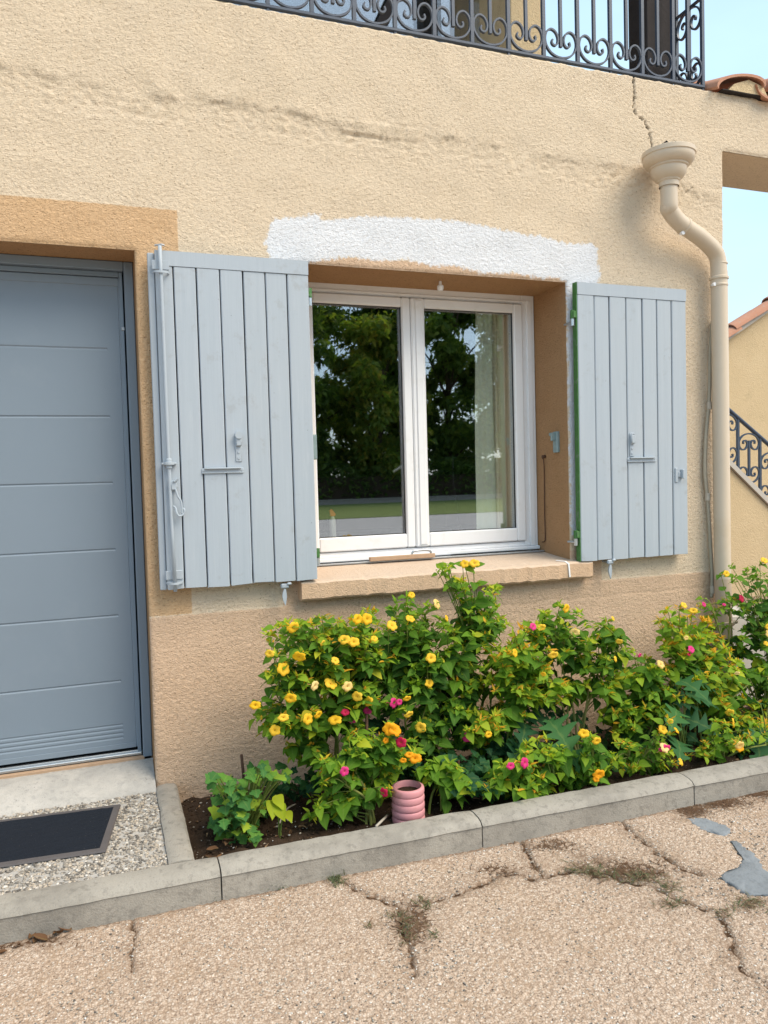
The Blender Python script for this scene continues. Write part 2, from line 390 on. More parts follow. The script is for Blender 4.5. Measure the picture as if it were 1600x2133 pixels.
mat_leaf('stem', [(0, (.10, .16, .03, 1)), (.6, (.22, .26, .06, 1)), (1, (.34, .30, .12, 1))], True, .55, .08)
def mat_petal(name, a, b):
    m = NT(name, .6, .2); f = m.n('ObjectInfo').outputs['Random']
    c = m.mix(f, a, b); c = m.mix(m.rng(m.attr('rib'), .35, .0), c, m.mix(.22, c, (.55, .22, .01, 1)))
    m.col(c)
    tr = m.n('BsdfTranslucent'); m.link(c, tr.inputs[0]); ms = m.n('MixShader'); ms.inputs[0].default_value = .3
    m.link(m.b.outputs[0], ms.inputs[1]); m.link(tr.outputs[0], ms.inputs[2]); m.link(ms.outputs[0], m.t.nodes['Material Output'].inputs[0])
    MAT[name] = m.m
mat_petal('petal_yellow', (.88, .50, .015, 1), (.92, .60, .06, 1))
mat_petal('petal_orange', (.88, .34, .008, 1), (.92, .44, .015, 1))
mat_petal('petal_pale', (.88, .60, .16, 1), (.90, .68, .30, 1))
mat_petal('petal_pink', (.68, .030, .19, 1), (.80, .06, .28, 1))
mat_petal('petal_red', (.50, .012, .06, 1), (.62, .02, .10, 1))
def mat_glass():
    m = NT('window_glass'); t = m.t
    tr = m.n('BsdfTransparent'); tr.inputs[0].default_value = (.985, .99, .985, 1)
    gl = m.n('BsdfGlossy'); gl.inputs['Roughness'].default_value = .012; gl.inputs[0].default_value = (.95, .97, 1, 1)
    lw = m.n('LayerWeight'); lw.inputs[0].default_value = .5; fz = m.math('MULTIPLY_ADD', m.math('POWER', lw.outputs['Facing'], 5.), .78, .215)
    ms = m.n('MixShader'); m.link(fz, ms.inputs[0]); m.link(tr.outputs[0], ms.inputs[1]); m.link(gl.outputs[0], ms.inputs[2])
    m.link(ms.outputs[0], t.nodes['Material Output'].inputs[0]); t.nodes.remove(m.b); MAT['glass'] = m.m
mat_glass()
def mat_fabric(name, c, tr_f):
    m = NT(name, .9, .1); cc = m.mix(m.noise(40, 3), tuple(x*.9 for x in c[:3])+(1,), c); m.col(cc)
    tr = m.n('BsdfTranslucent'); m.link(cc, tr.inputs[0]); ms = m.n('MixShader'); ms.inputs[0].default_value = tr_f
    m.link(m.b.outputs[0], ms.inputs[1]); m.link(tr.outputs[0], ms.inputs[2]); m.link(ms.outputs[0], m.t.nodes['Material Output'].inputs[0]); MAT[name] = m.m
mat_fabric('sheer', (.72, .78, .64, 1), .15); mat_fabric('drape', (.84, .77, .56, 1), .1)
def mat_mat():
    m = NT('mat_pile', .95, .1); f = m.noise(240, 4, .7)
    c = m.mix(f, (.006, .008, .013, 1), (.028, .034, .046, 1)); c = m.mix(m.rng(m.voro(60), .07, .04), c, (.16, .15, .14, 1))
    m.col(c); m.bump(f, .004); MAT['mat_pile'] = m.m
mat_mat()
simple('rubber', (.10, .09, .09, 1), .75, .25, .15, 20, .0006, 150)
simple('lawn', (.19, .235, .08, 1), .95, .1, .25, 2, .01, 40)
simple('road_pale', (.5, .475, .46, 1), .9, .1, .1, 2)
simple('bark', (.07, .05, .035, 1), .9, .1, .3, 10, .01, 20)
simple('garden_wall', (.34, .30, .27, 1), .9, .1, .15, 3)

# ------------------------------------------------------------------ house: facade with its openings
house = empty('house', (0, 0, 0), 'cream stucco house front with blue-grey door and shuttered window', 'house')
DX0, DX1, DZ1 = -.98, 0.0, 2.15
WX0, WX1, WZ0, WZ1 = .70, 2.053, .70, 2.145
XR, ZT, ZB = 3.05, 3.205, 2.905
def lines(segs):
    out = []
    for a, b, s in segs:
        n = max(1, round((b-a)/s)); out += list(np.linspace(a, b, n+1))[:-1]
    out.append(segs[-1][1]); return np.array(out)
st = .0068
xs = lines([(-4.5, -1.0, .25), (-1.0, DX0, .02), (DX0, -.72, .03), (-.72, DX1, st), (DX1, WX0, st), (WX0, WX1, st), (WX1, XR, st), (XR, 3.55, .01), (3.55, 4.6, .05)])
zs = lines([(-.3, -.18, .06), (-.18, WZ0, st), (WZ0, WZ1, st), (WZ1, DZ1, .005), (DZ1, ZB, st), (ZB, ZT, st)])
nx, nz = len(xs), len(zs)
X, Z = np.meshgrid(xs, zs)
n1 = fftnoise(nx, nz, st, .018, .03, 1); n2 = fftnoise(nx, nz, st, .03, .06, 2, (1.3, .8)); n3 = fftnoise(nx, nz, st, .15, .5, 3)
n4 = fftnoise(nx, nz, st, .05, .12, 4)
relief = .95*n1 + .3*n2
env = 1+.25*n4
H = .0006*relief*env + .0009*n3
ridge_pts = [(-1.2, 2.83), (-.466, 2.806), (-.157, 2.788), (.195, 2.775), (.576, 2.80), (.875, 2.76), (1.078, 2.765), (1.243, 2.775), (1.587, 2.765), (2.119, 2.735), (2.56, 2.74), (3.05, 2.62)]
rx = np.array([p[0] for p in ridge_pts]); rz = np.array([p[1] for p in ridge_pts])
zr = np.interp(X, rx, rz)+.0025*n4+.002*n3
dz = Z-zr
fade = np.clip(.7+.5*n3, .1, 1.25)*np.where(X > 1.3, .55, .9)
H += fade*.005*np.exp(-np.clip(dz, 0, 9)**2/(2*.04**2))*smst(dz, -.012, .008) - fade*.004*np.exp(-(dz+.03)**2/(2*.024**2))*(1+.5*n4)
H += .0008*(n2+n4)*np.exp(-(dz+.05)**2/(2*.05**2))
stain = np.exp(-(dz+.03)**2/(2*.035**2))*fade + .35*np.exp(-(dz-.02)**2/(2*.07**2))
# second, fainter line and the smooth mortar repair with its square corners
rep = polysd(X, Z, [(.83, 2.80), (1.29, 2.80), (1.27, 2.735), (1.09, 2.725), (.90, 2.735)])
H = H*(1-.75*smst(rep, -.004, .006)) + .004*smst(rep, 0, .012)
for xx in (1.08, 1.20, .96): H -= .0035*np.exp(-((X-xx)/.005)**2)*(rep > .0)
H -= .006*np.exp(-((Z-2.728)/.008)**2)*((X > .9) & (X < 1.09))
stain += .9*np.exp(-((Z-2.727)/.014)**2)*((X > .87) & (X < 1.1)) + .35*smst(rep, -.01, .02)
for px, pz, sx, sz, k in ((-.12, 2.95, .05, .1, .5), (.45, 2.93, .06, .12, .6), (.55, 2.86, .1, .06, .6), (.1, 2.72, .2, .03, .5), (.0, 3.05, .1, .1, .35), (2.75, 2.62, .2, .1, .4), (1.5, 3.0, .2, .05, .2)):
    stain += .6*k*np.exp(-((X-px)/sx)**2-((Z-pz)/sz)**2)
H -= .003*np.exp(-((Z-2.70+.02*n3*.3)/.01)**2)*smst(n3, -.2, .8)
# plinth stands proud of the wall by a little; hairline below it
H += .004*smst(-(Z-.636-.0015*n4), -.004, .004)
H -= .0025*np.exp(-((Z-.555-.004*n3)/.005)**2)*(X > .9)
ckl = [(2.470, 3.21), (2.474, 3.14), (2.477, 3.10), (2.470, 3.06), (2.478, 3.03), (2.487, 3.02), (2.515, 3.005), (2.540, 2.995), (2.545, 2.975), (2.565, 2.95), (2.570, 2.92), (2.581, 2.88), (2.585, 2.84)]
dc = polyd(X+.0025*n1, Z, ckl); ckw = .0062+.0022*n2
crack = np.clip(1-dc/np.clip(ckw, .0025, .009), 0, 1)
dc2 = polyd(X+.002*n1, Z, [(2.76, 2.71), (2.80, 2.66), (2.84, 2.69), (2.9, 2.60)]); crack = np.maximum(crack, .45*np.clip(1-dc2/.004, 0, 1))
H -= .012*smst(crack, .1, .8)
hair = np.clip(1-np.abs(Z-zr-.004*n2-.003*n1)/.0042, 0, 1)*np.clip(.15+.4*n3+.3*n4, 0, .32)
crack = np.maximum(crack, hair*(X < 2.3))
# rough, chipped arris round the openings
def edge(d, a=.008): return a*np.exp(-np.clip(d, 0, 9)/.006)
inside_w = (X >= WX0-1e-6) & (X <= WX1+1e-6) & (Z >= WZ0-1e-6) & (Z <= WZ1+1e-6)
d_w = np.hypot(np.maximum(np.maximum(WX0-X, X-WX1), 0), np.maximum(np.maximum(WZ0-Z, Z-WZ1), 0))
d_d = np.hypot(np.maximum(np.maximum(DX0-X, X-DX1), 0), np.maximum(Z-DZ1, 0))
H -= edge(np.minimum(d_w, d_d)); H -= np.where(Z < ZB, edge(XR-X, .010), 0) + np.where(X > XR, edge(Z-ZB, .008), 0)
xsteps = np.diff(xs, prepend=xs[0]-1)
H = np.where(X < -.75, .0022*n3, H)
Y = -H
X2 = X.copy(); Z2 = Z.copy()
top = Z > ZT-1e-6; Z2 = np.where(top, Z2+.002*n4, Z2)
z_tan = np.maximum(np.minimum(.636-Z, 1), polysd(X, Z, [(.57, .2), (.57, .80), (2.235, .80), (2.235, .2)]))
z_tan = np.maximum(z_tan, polysd(X, Z, [(.5, 2.05), (2.3, 2.05), (2.06, 2.172), (1.6, 2.168), (1.40, 2.19), (.95, 2.186), (.74, 2.166)]))
z_orange = np.minimum(np.minimum(.175-X, 2.324-Z), Z-.640)
wp = [(.548, 2.20), (.535, 2.23), (.56, 2.26), (.565, 2.30), (.585, 2.325), (.65, 2.333), (.72, 2.35), (.785, 2.362), (.79, 2.338), (.86, 2.345), (1.0, 2.372), (1.2, 2.383), (1.45, 2.392), (1.62, 2.378), (1.80, 2.36), (1.88, 2.352), (1.885, 2.366), (1.93, 2.352), (2.06, 2.333), (2.20, 2.346), (2.235, 2.325), (2.232, 2.27), (2.252, 2.2), (2.235, 2.15), (2.235, 2.10), (2.13, 2.10), (2.12, 1.2), (2.12, .88), (2.062, .88), (2.058, 1.3), (2.056, 2.05), (2.050, 2.148), (2.0, 2.165), (1.9, 2.156), (1.75, 2.172), (1.6, 2.158), (1.45, 2.185), (1.32, 2.176), (1.2, 2.198), (1.04, 2.180), (.93, 2.192), (.80, 2.166), (.70, 2.14), (.62, 2.12), (.56, 2.14)]
z_white = polysd(X, Z, wp)
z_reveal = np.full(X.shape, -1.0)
V = np.stack([X2, Y, Z2], -1).reshape(-1, 3)
idx = np.arange(nx*nz).reshape(nz, nx)
xc = (xs[:-1]+xs[1:])/2; zc = (zs[:-1]+zs[1:])/2; XC, ZC = np.meshgrid(xc, zc)
keep = ~((XC > WX0) & (XC < WX1) & (ZC > WZ0) & (ZC < WZ1)) & ~((XC > DX0) & (XC < DX1) & (ZC < DZ1)) & ~((XC > XR) & (ZC < ZB))
Fq = np.stack([idx[:-1, :-1], idx[:-1, 1:], idx[1:, 1:], idx[1:, :-1]], -1)[keep]
att = {'z_tan': z_tan.ravel(), 'z_orange': z_orange.ravel(), 'z_white': z_white.ravel(), 'z_reveal': z_reveal.ravel(), 'stain': np.clip(stain, 0, 1).ravel()*(X > -.75).ravel(), 'crack': crack.ravel(), 'relief': relief.ravel()}
# returns: strips of faces running back into the wall from the opening edges
def strip(ids, depths, nrm, tint):
    global V, Fq
    prev = np.array(ids); base = V[prev].copy(); n = len(prev)
    rr = np.random.default_rng(len(V))
    for k, dpt in enumerate(depths):
        P = base.copy(); P[:, 1] = dpt
        
        new = np.arange(len(V), len(V)+n); V = np.vstack([V, P])
        for a in att:
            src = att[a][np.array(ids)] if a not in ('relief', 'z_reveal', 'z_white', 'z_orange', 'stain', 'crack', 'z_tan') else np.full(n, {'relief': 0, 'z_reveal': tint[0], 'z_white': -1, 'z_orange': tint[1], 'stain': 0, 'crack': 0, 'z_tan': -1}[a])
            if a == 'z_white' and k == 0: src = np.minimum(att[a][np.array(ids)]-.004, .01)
            att[a] = np.concatenate([att[a], src])
        Fq = np.vstack([Fq, np.stack([prev[:-1], prev[1:], new[1:], new[:-1]], -1)]); prev = new
ix = lambda v: int(np.argmin(np.abs(xs-v))); iz = lambda v: int(np.argmin(np.abs(zs-v)))
dep = [.012, .05, .09, .13, .17, .21, .25, .28, .42]
w0, w1, b0, b1 = ix(WX0), ix(WX1), iz(WZ0), iz(WZ1)
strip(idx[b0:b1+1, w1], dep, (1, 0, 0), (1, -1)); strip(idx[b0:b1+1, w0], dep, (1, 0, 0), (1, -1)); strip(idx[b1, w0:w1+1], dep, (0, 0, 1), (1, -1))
dep2 = [.012, .04, .08, .12, .16, .42]
d0, d1, e1 = ix(DX0), ix(DX1), iz(DZ1)
strip(idx[0:e1+1, d1], dep2, (1, 0, 0), (1, -1)); strip(idx[0:e1+1, d0], dep2, (1, 0, 0), (1, -1)); strip(idx[e1, d0:d1+1], dep2, (0, 0, 1), (1, -1))
r0_, s0_ = ix(XR), iz(ZB); strip(idx[:s0_+1, r0_], [.02, .15, .42], (1, 0, 0), (-1, -1)); strip(idx[s0_, r0_:], [.02, .15, .42], (0, 0, 1), (-1, -1)); strip(idx[nz-1, :], [.02, .1, .42], (0, 0, 1), (-1, -1))
wall = ob('wall', np_mesh('wall', V, Fq, 'stucco', att), house)

# inside of the room, its lack of light put into a near-black colour
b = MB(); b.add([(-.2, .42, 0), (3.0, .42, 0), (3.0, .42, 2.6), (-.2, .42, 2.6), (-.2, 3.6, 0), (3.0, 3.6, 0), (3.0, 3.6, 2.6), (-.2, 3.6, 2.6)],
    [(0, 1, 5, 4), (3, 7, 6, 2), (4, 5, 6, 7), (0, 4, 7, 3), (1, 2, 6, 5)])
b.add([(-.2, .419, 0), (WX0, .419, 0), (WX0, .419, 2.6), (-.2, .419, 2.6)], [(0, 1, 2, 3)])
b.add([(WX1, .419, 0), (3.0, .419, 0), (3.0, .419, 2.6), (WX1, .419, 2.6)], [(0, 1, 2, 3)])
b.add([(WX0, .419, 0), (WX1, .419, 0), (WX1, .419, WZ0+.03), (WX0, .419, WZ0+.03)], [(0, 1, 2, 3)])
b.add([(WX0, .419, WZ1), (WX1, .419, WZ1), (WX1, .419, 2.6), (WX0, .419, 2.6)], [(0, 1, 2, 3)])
b.build('room', 'room_dark', house)

# ------------------------------------------------------------------ window
FY = .309
def ring(b, x0, x1, z0, z1, wl, wr, wt, wb, y0, y1, bev=.004):
    b.box(x0, x0+wl, y0, y1, z0, z1, bev); b.box(x1-wr, x1, y0, y1, z0, z1, bev)
    b.box(x0+wl+.0002, x1-wr-.0002, y0+.0006, y1, z1-wt, z1, bev); b.box(x0+wl+.0002, x1-wr-.0002, y0+.0006, y1, z0, z0+wb, bev)
b = MB(); ring(b, WX0+.002, WX1-.002, .782, WZ1+.012, .075, .078, .056, .05, FY, FY+.075)
ring(b, WX0+.02, WX1-.022, .806, 2.118, .03, .03, .012, .012, FY-.008, FY+.01, .003)
b.box(WX0+.003, WX1-.003, FY-.022, FY+.01, .786, .806, .004)
win = b.build('window', 'white_pvc', house)
tag(win, 'white two-leaf window with a pale curtain behind the right pane')
b = MB(); ring(b, .772, 1.329, .836, 2.097, .05, .046, .048, .07, FY-.012, FY+.05, .006); b.build('sash', 'white_pvc', win)
b = MB(); ring(b, 1.3315, 1.972, .836, 2.097, .0745, .052, .048, .07, FY-.014, FY+.05, .006)
b.box(1.352, 1.392, FY-.020, FY-.012, .846, 2.087, .004); b.build('sash', 'white_pvc', win)
for x0, x1 in ((.82, 1.284), (1.404, 1.922)):
    MB().box(x0, x1, FY+.022, FY+.027, .903, 2.051).build('pane', 'glass', win)
b = MB(); ring(b, .818, 1.287, .902, 2.053, .006, .006, .006, .006, FY+.006, FY+.02, .001); ring(b, 1.402, 1.924, .902, 2.053, .006, .006, .006, .006, FY+.006, FY+.02, .001)
b.build('gasket', 'black_plastic', win)
# sill block (in two tones: rendered front, worn top) and flashing
b = MB()
sx0, sx1 = .639, 2.141
n = 60; pts = []
for i in range(n+1):
    x = sx0+(sx1-sx0)*i/n; j = random.gauss(0, .0016)
    pts.append([(x, -.0-.004, .665+j), (x, -.052+j, .663+j), (x, -.060+j, .672+j), (x, -.061+j*.6, .738+j), (x, -.052, .747+j*.7), (x, .10, .760), (x, .315, .778)])
vs = [p for q in pts for p in q]; m7 = 7
fs = [(i*m7+k, (i+1)*m7+k, (i+1)*m7+k+1, i*m7+k+1) for i in range(n) for k in range(m7-1)]
fs += [tuple(range(m7))[::-1], tuple(range(n*m7, n*m7+m7))]
b.add(vs, fs)
def mat_sill():
    m = NT('sill_render', .9, .15)
    g = m.n('NewGeometry'); sp = m.n('SeparateXYZ'); m.link(g.outputs['True Normal'], sp.inputs[0])
    tan = m.mix(m.noise(6, 5), (.55, .37, .235, 1), (.65, .46, .315, 1)); topc = m.mix(m.noise(20, 6, .7, vec=m.coord((1, 6, 6))), (.50, .37, .27, 1), (.66, .54, .43, 1))
    c = m.mix(m.rng(sp.outputs[2], .5, .8), tan, topc)
    m.col(c); m.bump(m.noise(60, 4, .55, 1.4), .006, .8); m.bump(m.noise(200, 3), .0012); MAT['sill'] = m.m
mat_sill()
sill = b.build('window_sill', 'sill', house)
b = MB()   # white filler run in the joint near the sill's end
jp = [(1.985, .755), (1.99, .75), (2.0, .735), (2.001, .70), (2.004, .672)]
b.flat([(1.96, -.01, .7575), (1.99, -.045, .7525), (1.997, -.0625, .742), (2.0, -.0635, .71), (2.003, -.0630, .676)], (1, 0, 0), .008, .0035); b.build('filler', 'white_pvc', sill)
b = MB(); b.box(.72, 1.52, .262, FY-.004, .7785, .7815, .001); b.box(.705, 2.05, .245, .263, .776, .7835, .001); b.build('flashing', 'grey_metal', sill)
MB().box(.705, 2.05, .268, .30, .774, .7765).build('joint', 'dark_gap', sill)

# ------------------------------------------------------------------ shutters
def shutter(x0, x1, z0, z1, seams, yb, yf, mirror, label):
    # a near-black sheet, standing for shade in the seams, is the part itself; planks, head rail and ironmongery are its pieces
    b = MB(); b.box(x0+.004, x1-.004, yb+.004, yb+.008, z0+.004, z1-.062)
    sh = b.build('shutter', 'dark_gap', house); tag(sh, label)
    for z in (z0+.22, z1-.22): MB().box(x0+.02, x1-.02, yb+.0082, yb+.018, z-.05, z+.05, .003).build('ledger', 'shutter', sh)
    xs_ = [x0]+seams+[x1]
    for i in range(len(xs_)-1):
        a, c = xs_[i], xs_[i+1]; g = .0022+.0008*random.random(); d = random.uniform(-.0012, .0012)
        b = MB(); zb = z0+random.uniform(-.002, .003)
        n = 8; pr = []
        L0, R0 = a+(g if i else 0), c-(g if i < len(xs_)-2 else 0)
        prof = [(L0, yb+.001), (L0, yf+.003+d), (L0+.0035, yf+d), (R0-.0035, yf+d), (R0, yf+.003+d), (R0, yb+.001)]
        prof = [(x, y) for x, y in prof]
        # small chips and wear at the foot of each plank
        vs = []; zz = [zb]+[zb+.03*k for k in (1, 3)]+[z1-.062]
        for k, z in enumerate(zz):
            for q, (x, y) in enumerate(prof): vs.append((x+random.uniform(-.0006, .0006), y, z+(random.uniform(-.003, .003) if k == 0 else 0)))
        m = len(prof); fs = [(k*m+q, k*m+q+1, (k+1)*m+q+1, (k+1)*m+q) for k in range(len(zz)-1) for q in range(m-1)]
        fs += [(k*m+m-1, k*m, (k+1)*m, (k+1)*m+m-1) for k in range(len(zz)-1)]
        fs += [tuple(range(m))[::-1], tuple(range((len(zz)-1)*m, len(zz)*m))]
        b.add(vs, fs); b.build('plank', 'shutter', sh)
    MB().box(x0, x1, yb, yf-.0025, z1-.060, z1, .003).build('head_rail', 'shutter', sh)
    return sh
shL = shutter(.074, .709, .757, 2.135, [.143, .235, .33, .426, .521, .614], -.030, -.070, 1, 'wide blue-grey plank shutter with a bolt rod, beside the door')
shR = shutter(2.0715, 2.735, .750, 2.131, [2.17, 2.258, 2.359, 2.458, 2.548, 2.642], -.028, -.062, -1, 'blue-grey plank shutter with a green painted edge, beside the drainpipe')
MB().box(.046, .0725, -.052, -.03, .754, 2.128, .003).build('rebate_strip', 'shutter', shL)
MB().box(2.066, 2.071, -.0615, -.028, .748, 2.132, .001).build('edge_strip', 'green_paint', shR)
# left shutter: bolt rod (espagnolette)
b = MB(); b.tube([(.094, -.088, 2.148), (.094, -.088, 2.05), (.0955, -.088, 1.4), (.0985, -.088, 1.0), (.1025, -.088, .75)], .0075, 10); b.build('bolt_rod', 'shutter', shL, True)
def collar(z, x, r=.017):
    b = MB(); b.lathe([(.0085, z-.022), (.012, z-.02), (.012, z-.008), (r+.004, z-.006), (r+.004, z+.004), (.012, z+.006), (.012, z+.016), (.0085, z+.02)], (x, -.088, 0), 14)
    b.box(x-.03, x+.03, -.090, -.0695, z-.005, z+.003, .002); return b.build('rod_bracket', 'shutter', shL)
collar(1.275, .097)
for z, x in ((2.045, .095), (.785, .102)):
    b = MB(); b.flat(catmull([(x-.032, -.0705, z), (x-.022, -.090, z), (x, -.099, z-.002), (x+.022, -.090, z), (x+.032, -.0705, z)], 5), (0, 0, 1), .009, .004)
    b.box(x-.034, x+.034, -.0735, -.069, z+.012, z+.05, .002); b.build('rod_bracket', 'shutter', shL)
MB().tube([(.075, -.08, 2.150), (.10, -.088, 2.153), (.112, -.09, 2.150)], .004, 6).build('rod_cap', 'grey_metal', shL)
b = MB(); b.box(.100, .126, -.098, -.0705, 1.165, 1.205, .004); b.tube([(.113, -.1, 1.20), (.128, -.102, 1.212)], .006, 8)
b.tube(catmull([(.118, -.098, 1.17), (.126, -.1, 1.14), (.137, -.1, 1.12), (.140, -.1, 1.085), (.139, -.1, 1.07)], 4), .0042, 8)
b.tube(catmull([(.108, -.09, 1.10), (.116, -.095, 1.092), (.119, -.1, 1.072), (.128, -.1, 1.06), (.140, -.1, 1.062), (.148, -.098, 1.072), (.149, -.098, 1.085), (.143, -.09, 1.09)], 4), .0045, 8)
b.build('bolt_handle', 'shutter', shL, 40)
def latch(par, xk, zk, xb0, xb1, zb, yf, knob):
    b = MB(); b.box(xk-.013, xk+.013, yf-.004, yf+.0005, zk-.115, zk+.005, .002); b.box(xk-.012, xk+.012, yf-.018, yf-.003, zk-.05, zk-.005, .004)
    if knob: b.tube([(xk, yf, zk-.004), (xk, yf-.024, zk-.004)], .0155, 14)
    else: b.tube(catmull([(xk-.008, yf-.01, zk-.05), (xk-.010, yf-.012, zk-.01), (xk, yf-.014, zk), (xk+.010, yf-.012, zk-.012), (xk+.010, yf-.01, zk-.05)], 4), .004, 8)
    for dz in (-.075, -.100): b.tube([(xk, yf-.003, zk+dz), (xk, yf-.0075, zk+dz)], .005, 8)
    b.build('lock_plate', 'shutter', par, 40)
    b = MB(); b.box(xb0, xb1, yf-.004, yf+.0005, zb-.022, zb, .002); b.box(xb0+.012, xb1-.012, yf-.016, yf-.003, zb-.004, zb+.002, .0015)
    b.box(xb0, xb1, yf-.0065, yf-.003, zb-.022, zb-.017, .001)
    for x in (xb0+.008, xb1-.008): b.tube([(x, yf-.003, zb-.01), (x, yf-.007, zb-.01)], .004, 8)
    b.build('latch_bar', 'shutter', par, 40)
latch(shL, .383, 1.392, .228, .402, 1.252, -.071, True)
latch(shR, 2.383, 1.384, 2.354, 2.53, 1.262, -.0625, False)
b = MB(); b.box(2.652, 2.671, -.068, -.0615, 1.128, 1.205, .003); b.box(2.668, 2.694, -.070, -.0625, 1.155, 1.185, .004); b.box(2.686, 2.699, -.085, -.0625, 1.148, 1.196, .003); b.build('side_catch', 'shutter', shR)
for z in (1.955, .865):
    b = MB(); b.tube([(2.053, -.045, z-.001), (2.053, -.045, z+.04)], .0105, 12, mi=0); b.box(2.050, 2.0685, -.060, -.040, z+.002, z+.036, .002)
    b.build('hinge_strap', 'green_paint', shR)
    b = MB(); b.tube([(2.053, -.045, z-.036), (2.053, -.045, z-.002)], .0098, 12); b.tube([(2.053, -.045, z-.02), (2.045, .012, z-.02)], .006, 8); b.build('hinge_pin', 'steel', shR, 40)
for z in (1.985, .85):
    b = MB(); b.tube([(.719, -.045, z-.001), (.719, -.045, z+.04)], .0105, 12); b.box(.700, .719, -.060, -.040, z+.002, z+.036, .002); b.build('hinge_strap', 'green_paint', shL)
    b = MB(); b.tube([(.719, -.045, z-.036), (.719, -.045, z-.002)], .0098, 12); b.tube([(.719, -.045, z-.02), (.719, .012, z-.02)], .006, 8); b.build('hinge_pin', 'steel', shL, 40)
def keeper(x, z, label):
    t = empty('shutter_keeper', (x, 0, z), label, 'shutter keeper', 'shutter keepers below the shutters')
    b = MB(); b.tube([(0, .01, 0), (0, -.055, 0)], .006, 8); b.box(-.016, .020, -.066, -.05, -.010, .012, .005); b.box(.010, .030, -.072, -.058, .004, .016, .004)
    b.build('pin', 'shutter', t)
    prof = [(-.004, -.012), (-.010, -.03), (-.012, -.045), (-.008, -.062), (.001, -.085), (.006, -.062), (.008, -.045), (.007, -.03), (.005, -.012)]
    MB().prism([(px, -.066, pz) for px, pz in prof], (0, .007, 0)).build('blade', 'shutter', t)
keeper(.563, .735, 'small blue-grey turn catch on the wall under the left shutter')
keeper(2.243, .735, 'small blue-grey turn catch on the wall under the right shutter')
# latches, hook and stud on the reveals
b = MB(); b.box(2.036, 2.054, .085, .125, 1.300, 1.408, .003); b.box(2.012, 2.04, .098, .112, 1.36, 1.402, .004); b.box(2.01, 2.018, .09, .120, 1.386, 1.402, .002)
tag(b.build('latch_plate', 'latch_teal'), 'teal steel latch fixed to the right window reveal', 'latch')
b = MB(); b.box(.738, .768, .088, .096, 1.285, 1.40, .004); b.tube([(.70, .096, 1.385), (.758, .096, 1.385)], .006, 8); b.tube([(.70, .096, 1.30), (.758, .096, 1.30)], .005, 8)
tag(b.build('latch_plate', 'latch_teal'), 'pale steel latch peeping past the left shutter edge', 'latch')
b = MB(); b.tube([(2.055, .226, 1.283), (2.035, .226, 1.283)], .009, 8); b.tube(catmull([(2.04, .232, 1.29), (2.036, .228, 1.276), (2.04, .222, 1.262), (2.045, .226, 1.2), (2.046, .231, 1.0), (2.046, .229, .86), (2.046, .236, .832), (2.046, .26, .826)], 5), .0028, 6)
tag(b.build('wire_hook', 'stick', None, True), 'long thin wire hook hanging on the right window reveal', 'hook')
p = at(917, 583, .14)
b = MB(); b.lathe([(0, 2.098), (.012, 2.1), (.016, 2.108), (.016, 2.122), (.008, 2.128), (.006, 2.15)], (p.x, .14, 0), 14)
tag(b.build('ceiling_stud', 'white_pvc', None, 40), 'small white round stud under the window lintel', 'stud')

# things on the sill
p = at(770, 1176, .235); q = at(905, 1168, .235)
b = MB(); b.box(p.x, q.x, .222, .243, .7855, .806, .002)
tag(b.build('wood_batten', 'wood_raw'), 'short raw wood batten lying on the window sill', 'wood')
b = MB(); x0 = at(858, 1160, .25).x; x1 = at(900, 1160, .25).x
b.tube(catmull([(x0, .254, .786), (x0+.004, .254, .81), (x0+.02, .254, .822), (x1-.02, .254, .822), (x1-.004, .254, .81), (x1, .254, .786)], 5), .006, 8)
tag(b.build('metal_handle', 'steel', None, True), 'grey metal loop handle standing behind the wood batten', 'handle')

# behind the panes
def curtain(u0, u1, y, z0, z1, amp, waves, m, name, label, taper=0):
    xa = at(u0, 900, y).x; xb = at(u1, 900, y).x; n = waves*10; vs = []; nzr = 9
    for k in range(nzr):
        z = z1+(z0-z1)*k/(nzr-1)
        for i in range(n+1):
            t = i/n; x = xa+(xb-xa)*t - taper*(k/(nzr-1))*(1-t)
            vs.append((x+.004*math.sin(k*1.3+i), y+amp*math.sin(2*PI*waves*t+.3*k*(.3+.2*t)), z))
    fs = [(k*(n+1)+i, k*(n+1)+i+1, (k+1)*(n+1)+i+1, (k+1)*(n+1)+i) for k in range(nzr-1) for i in range(n)]
    me = MB().add(vs, fs).mesh(name, m, True); o = ob(name, me); md = o.modifiers.new('thickness', 'SOLIDIFY'); md.thickness = .0015
    return tag(o, label, 'curtain')
curtain(997, 1030, .372, .35, 2.35, .004, 2, 'sheer', 'sheer_curtain', 'pale green sheer curtain strip behind the right pane', .035)
curtain(1022, 1105, .393, .35, 2.35, .012, 5, 'drape', 'curtain', 'cream folded curtain at the right edge of the window')
TZ = .868
t = empty('table', (1.5, .8, 0), 'dark table inside the room below the window panes', 'table')
hang(MB().box(.9, 2.3, .48, 1.25, TZ-.03, TZ, .004).build('table_top', 'table_top'), t)
for x in (.95, 2.25):
    for y in (.53, 1.2): hang(MB().box(x-.03, x+.03, y-.03, y+.03, .0, TZ-.031, .004).build('leg', 'table_top'), t)
t = empty('desk_stand', (1.75, .8, TZ), 'black stand with slanted stem and flat base behind right pane', 'stand')
pb = at(962, 1092, .72)
hang(MB().box(pb.x-.03, pb.x+.10, .70, .80, TZ+.001, TZ+.016, .006).build('base', 'black_plastic'), t)
hang(MB().tube([(pb.x, .74, TZ+.01), tuple(at(945, 1010, .74)), tuple(at(943, 955, .74))], .007, 8).build('stem', 'black_plastic'), t)
hang(MB().tube([tuple(at(943, 955, .74)), tuple(at(1000, 950, .74))], .006, 8).build('arm', 'black_plastic'), t)
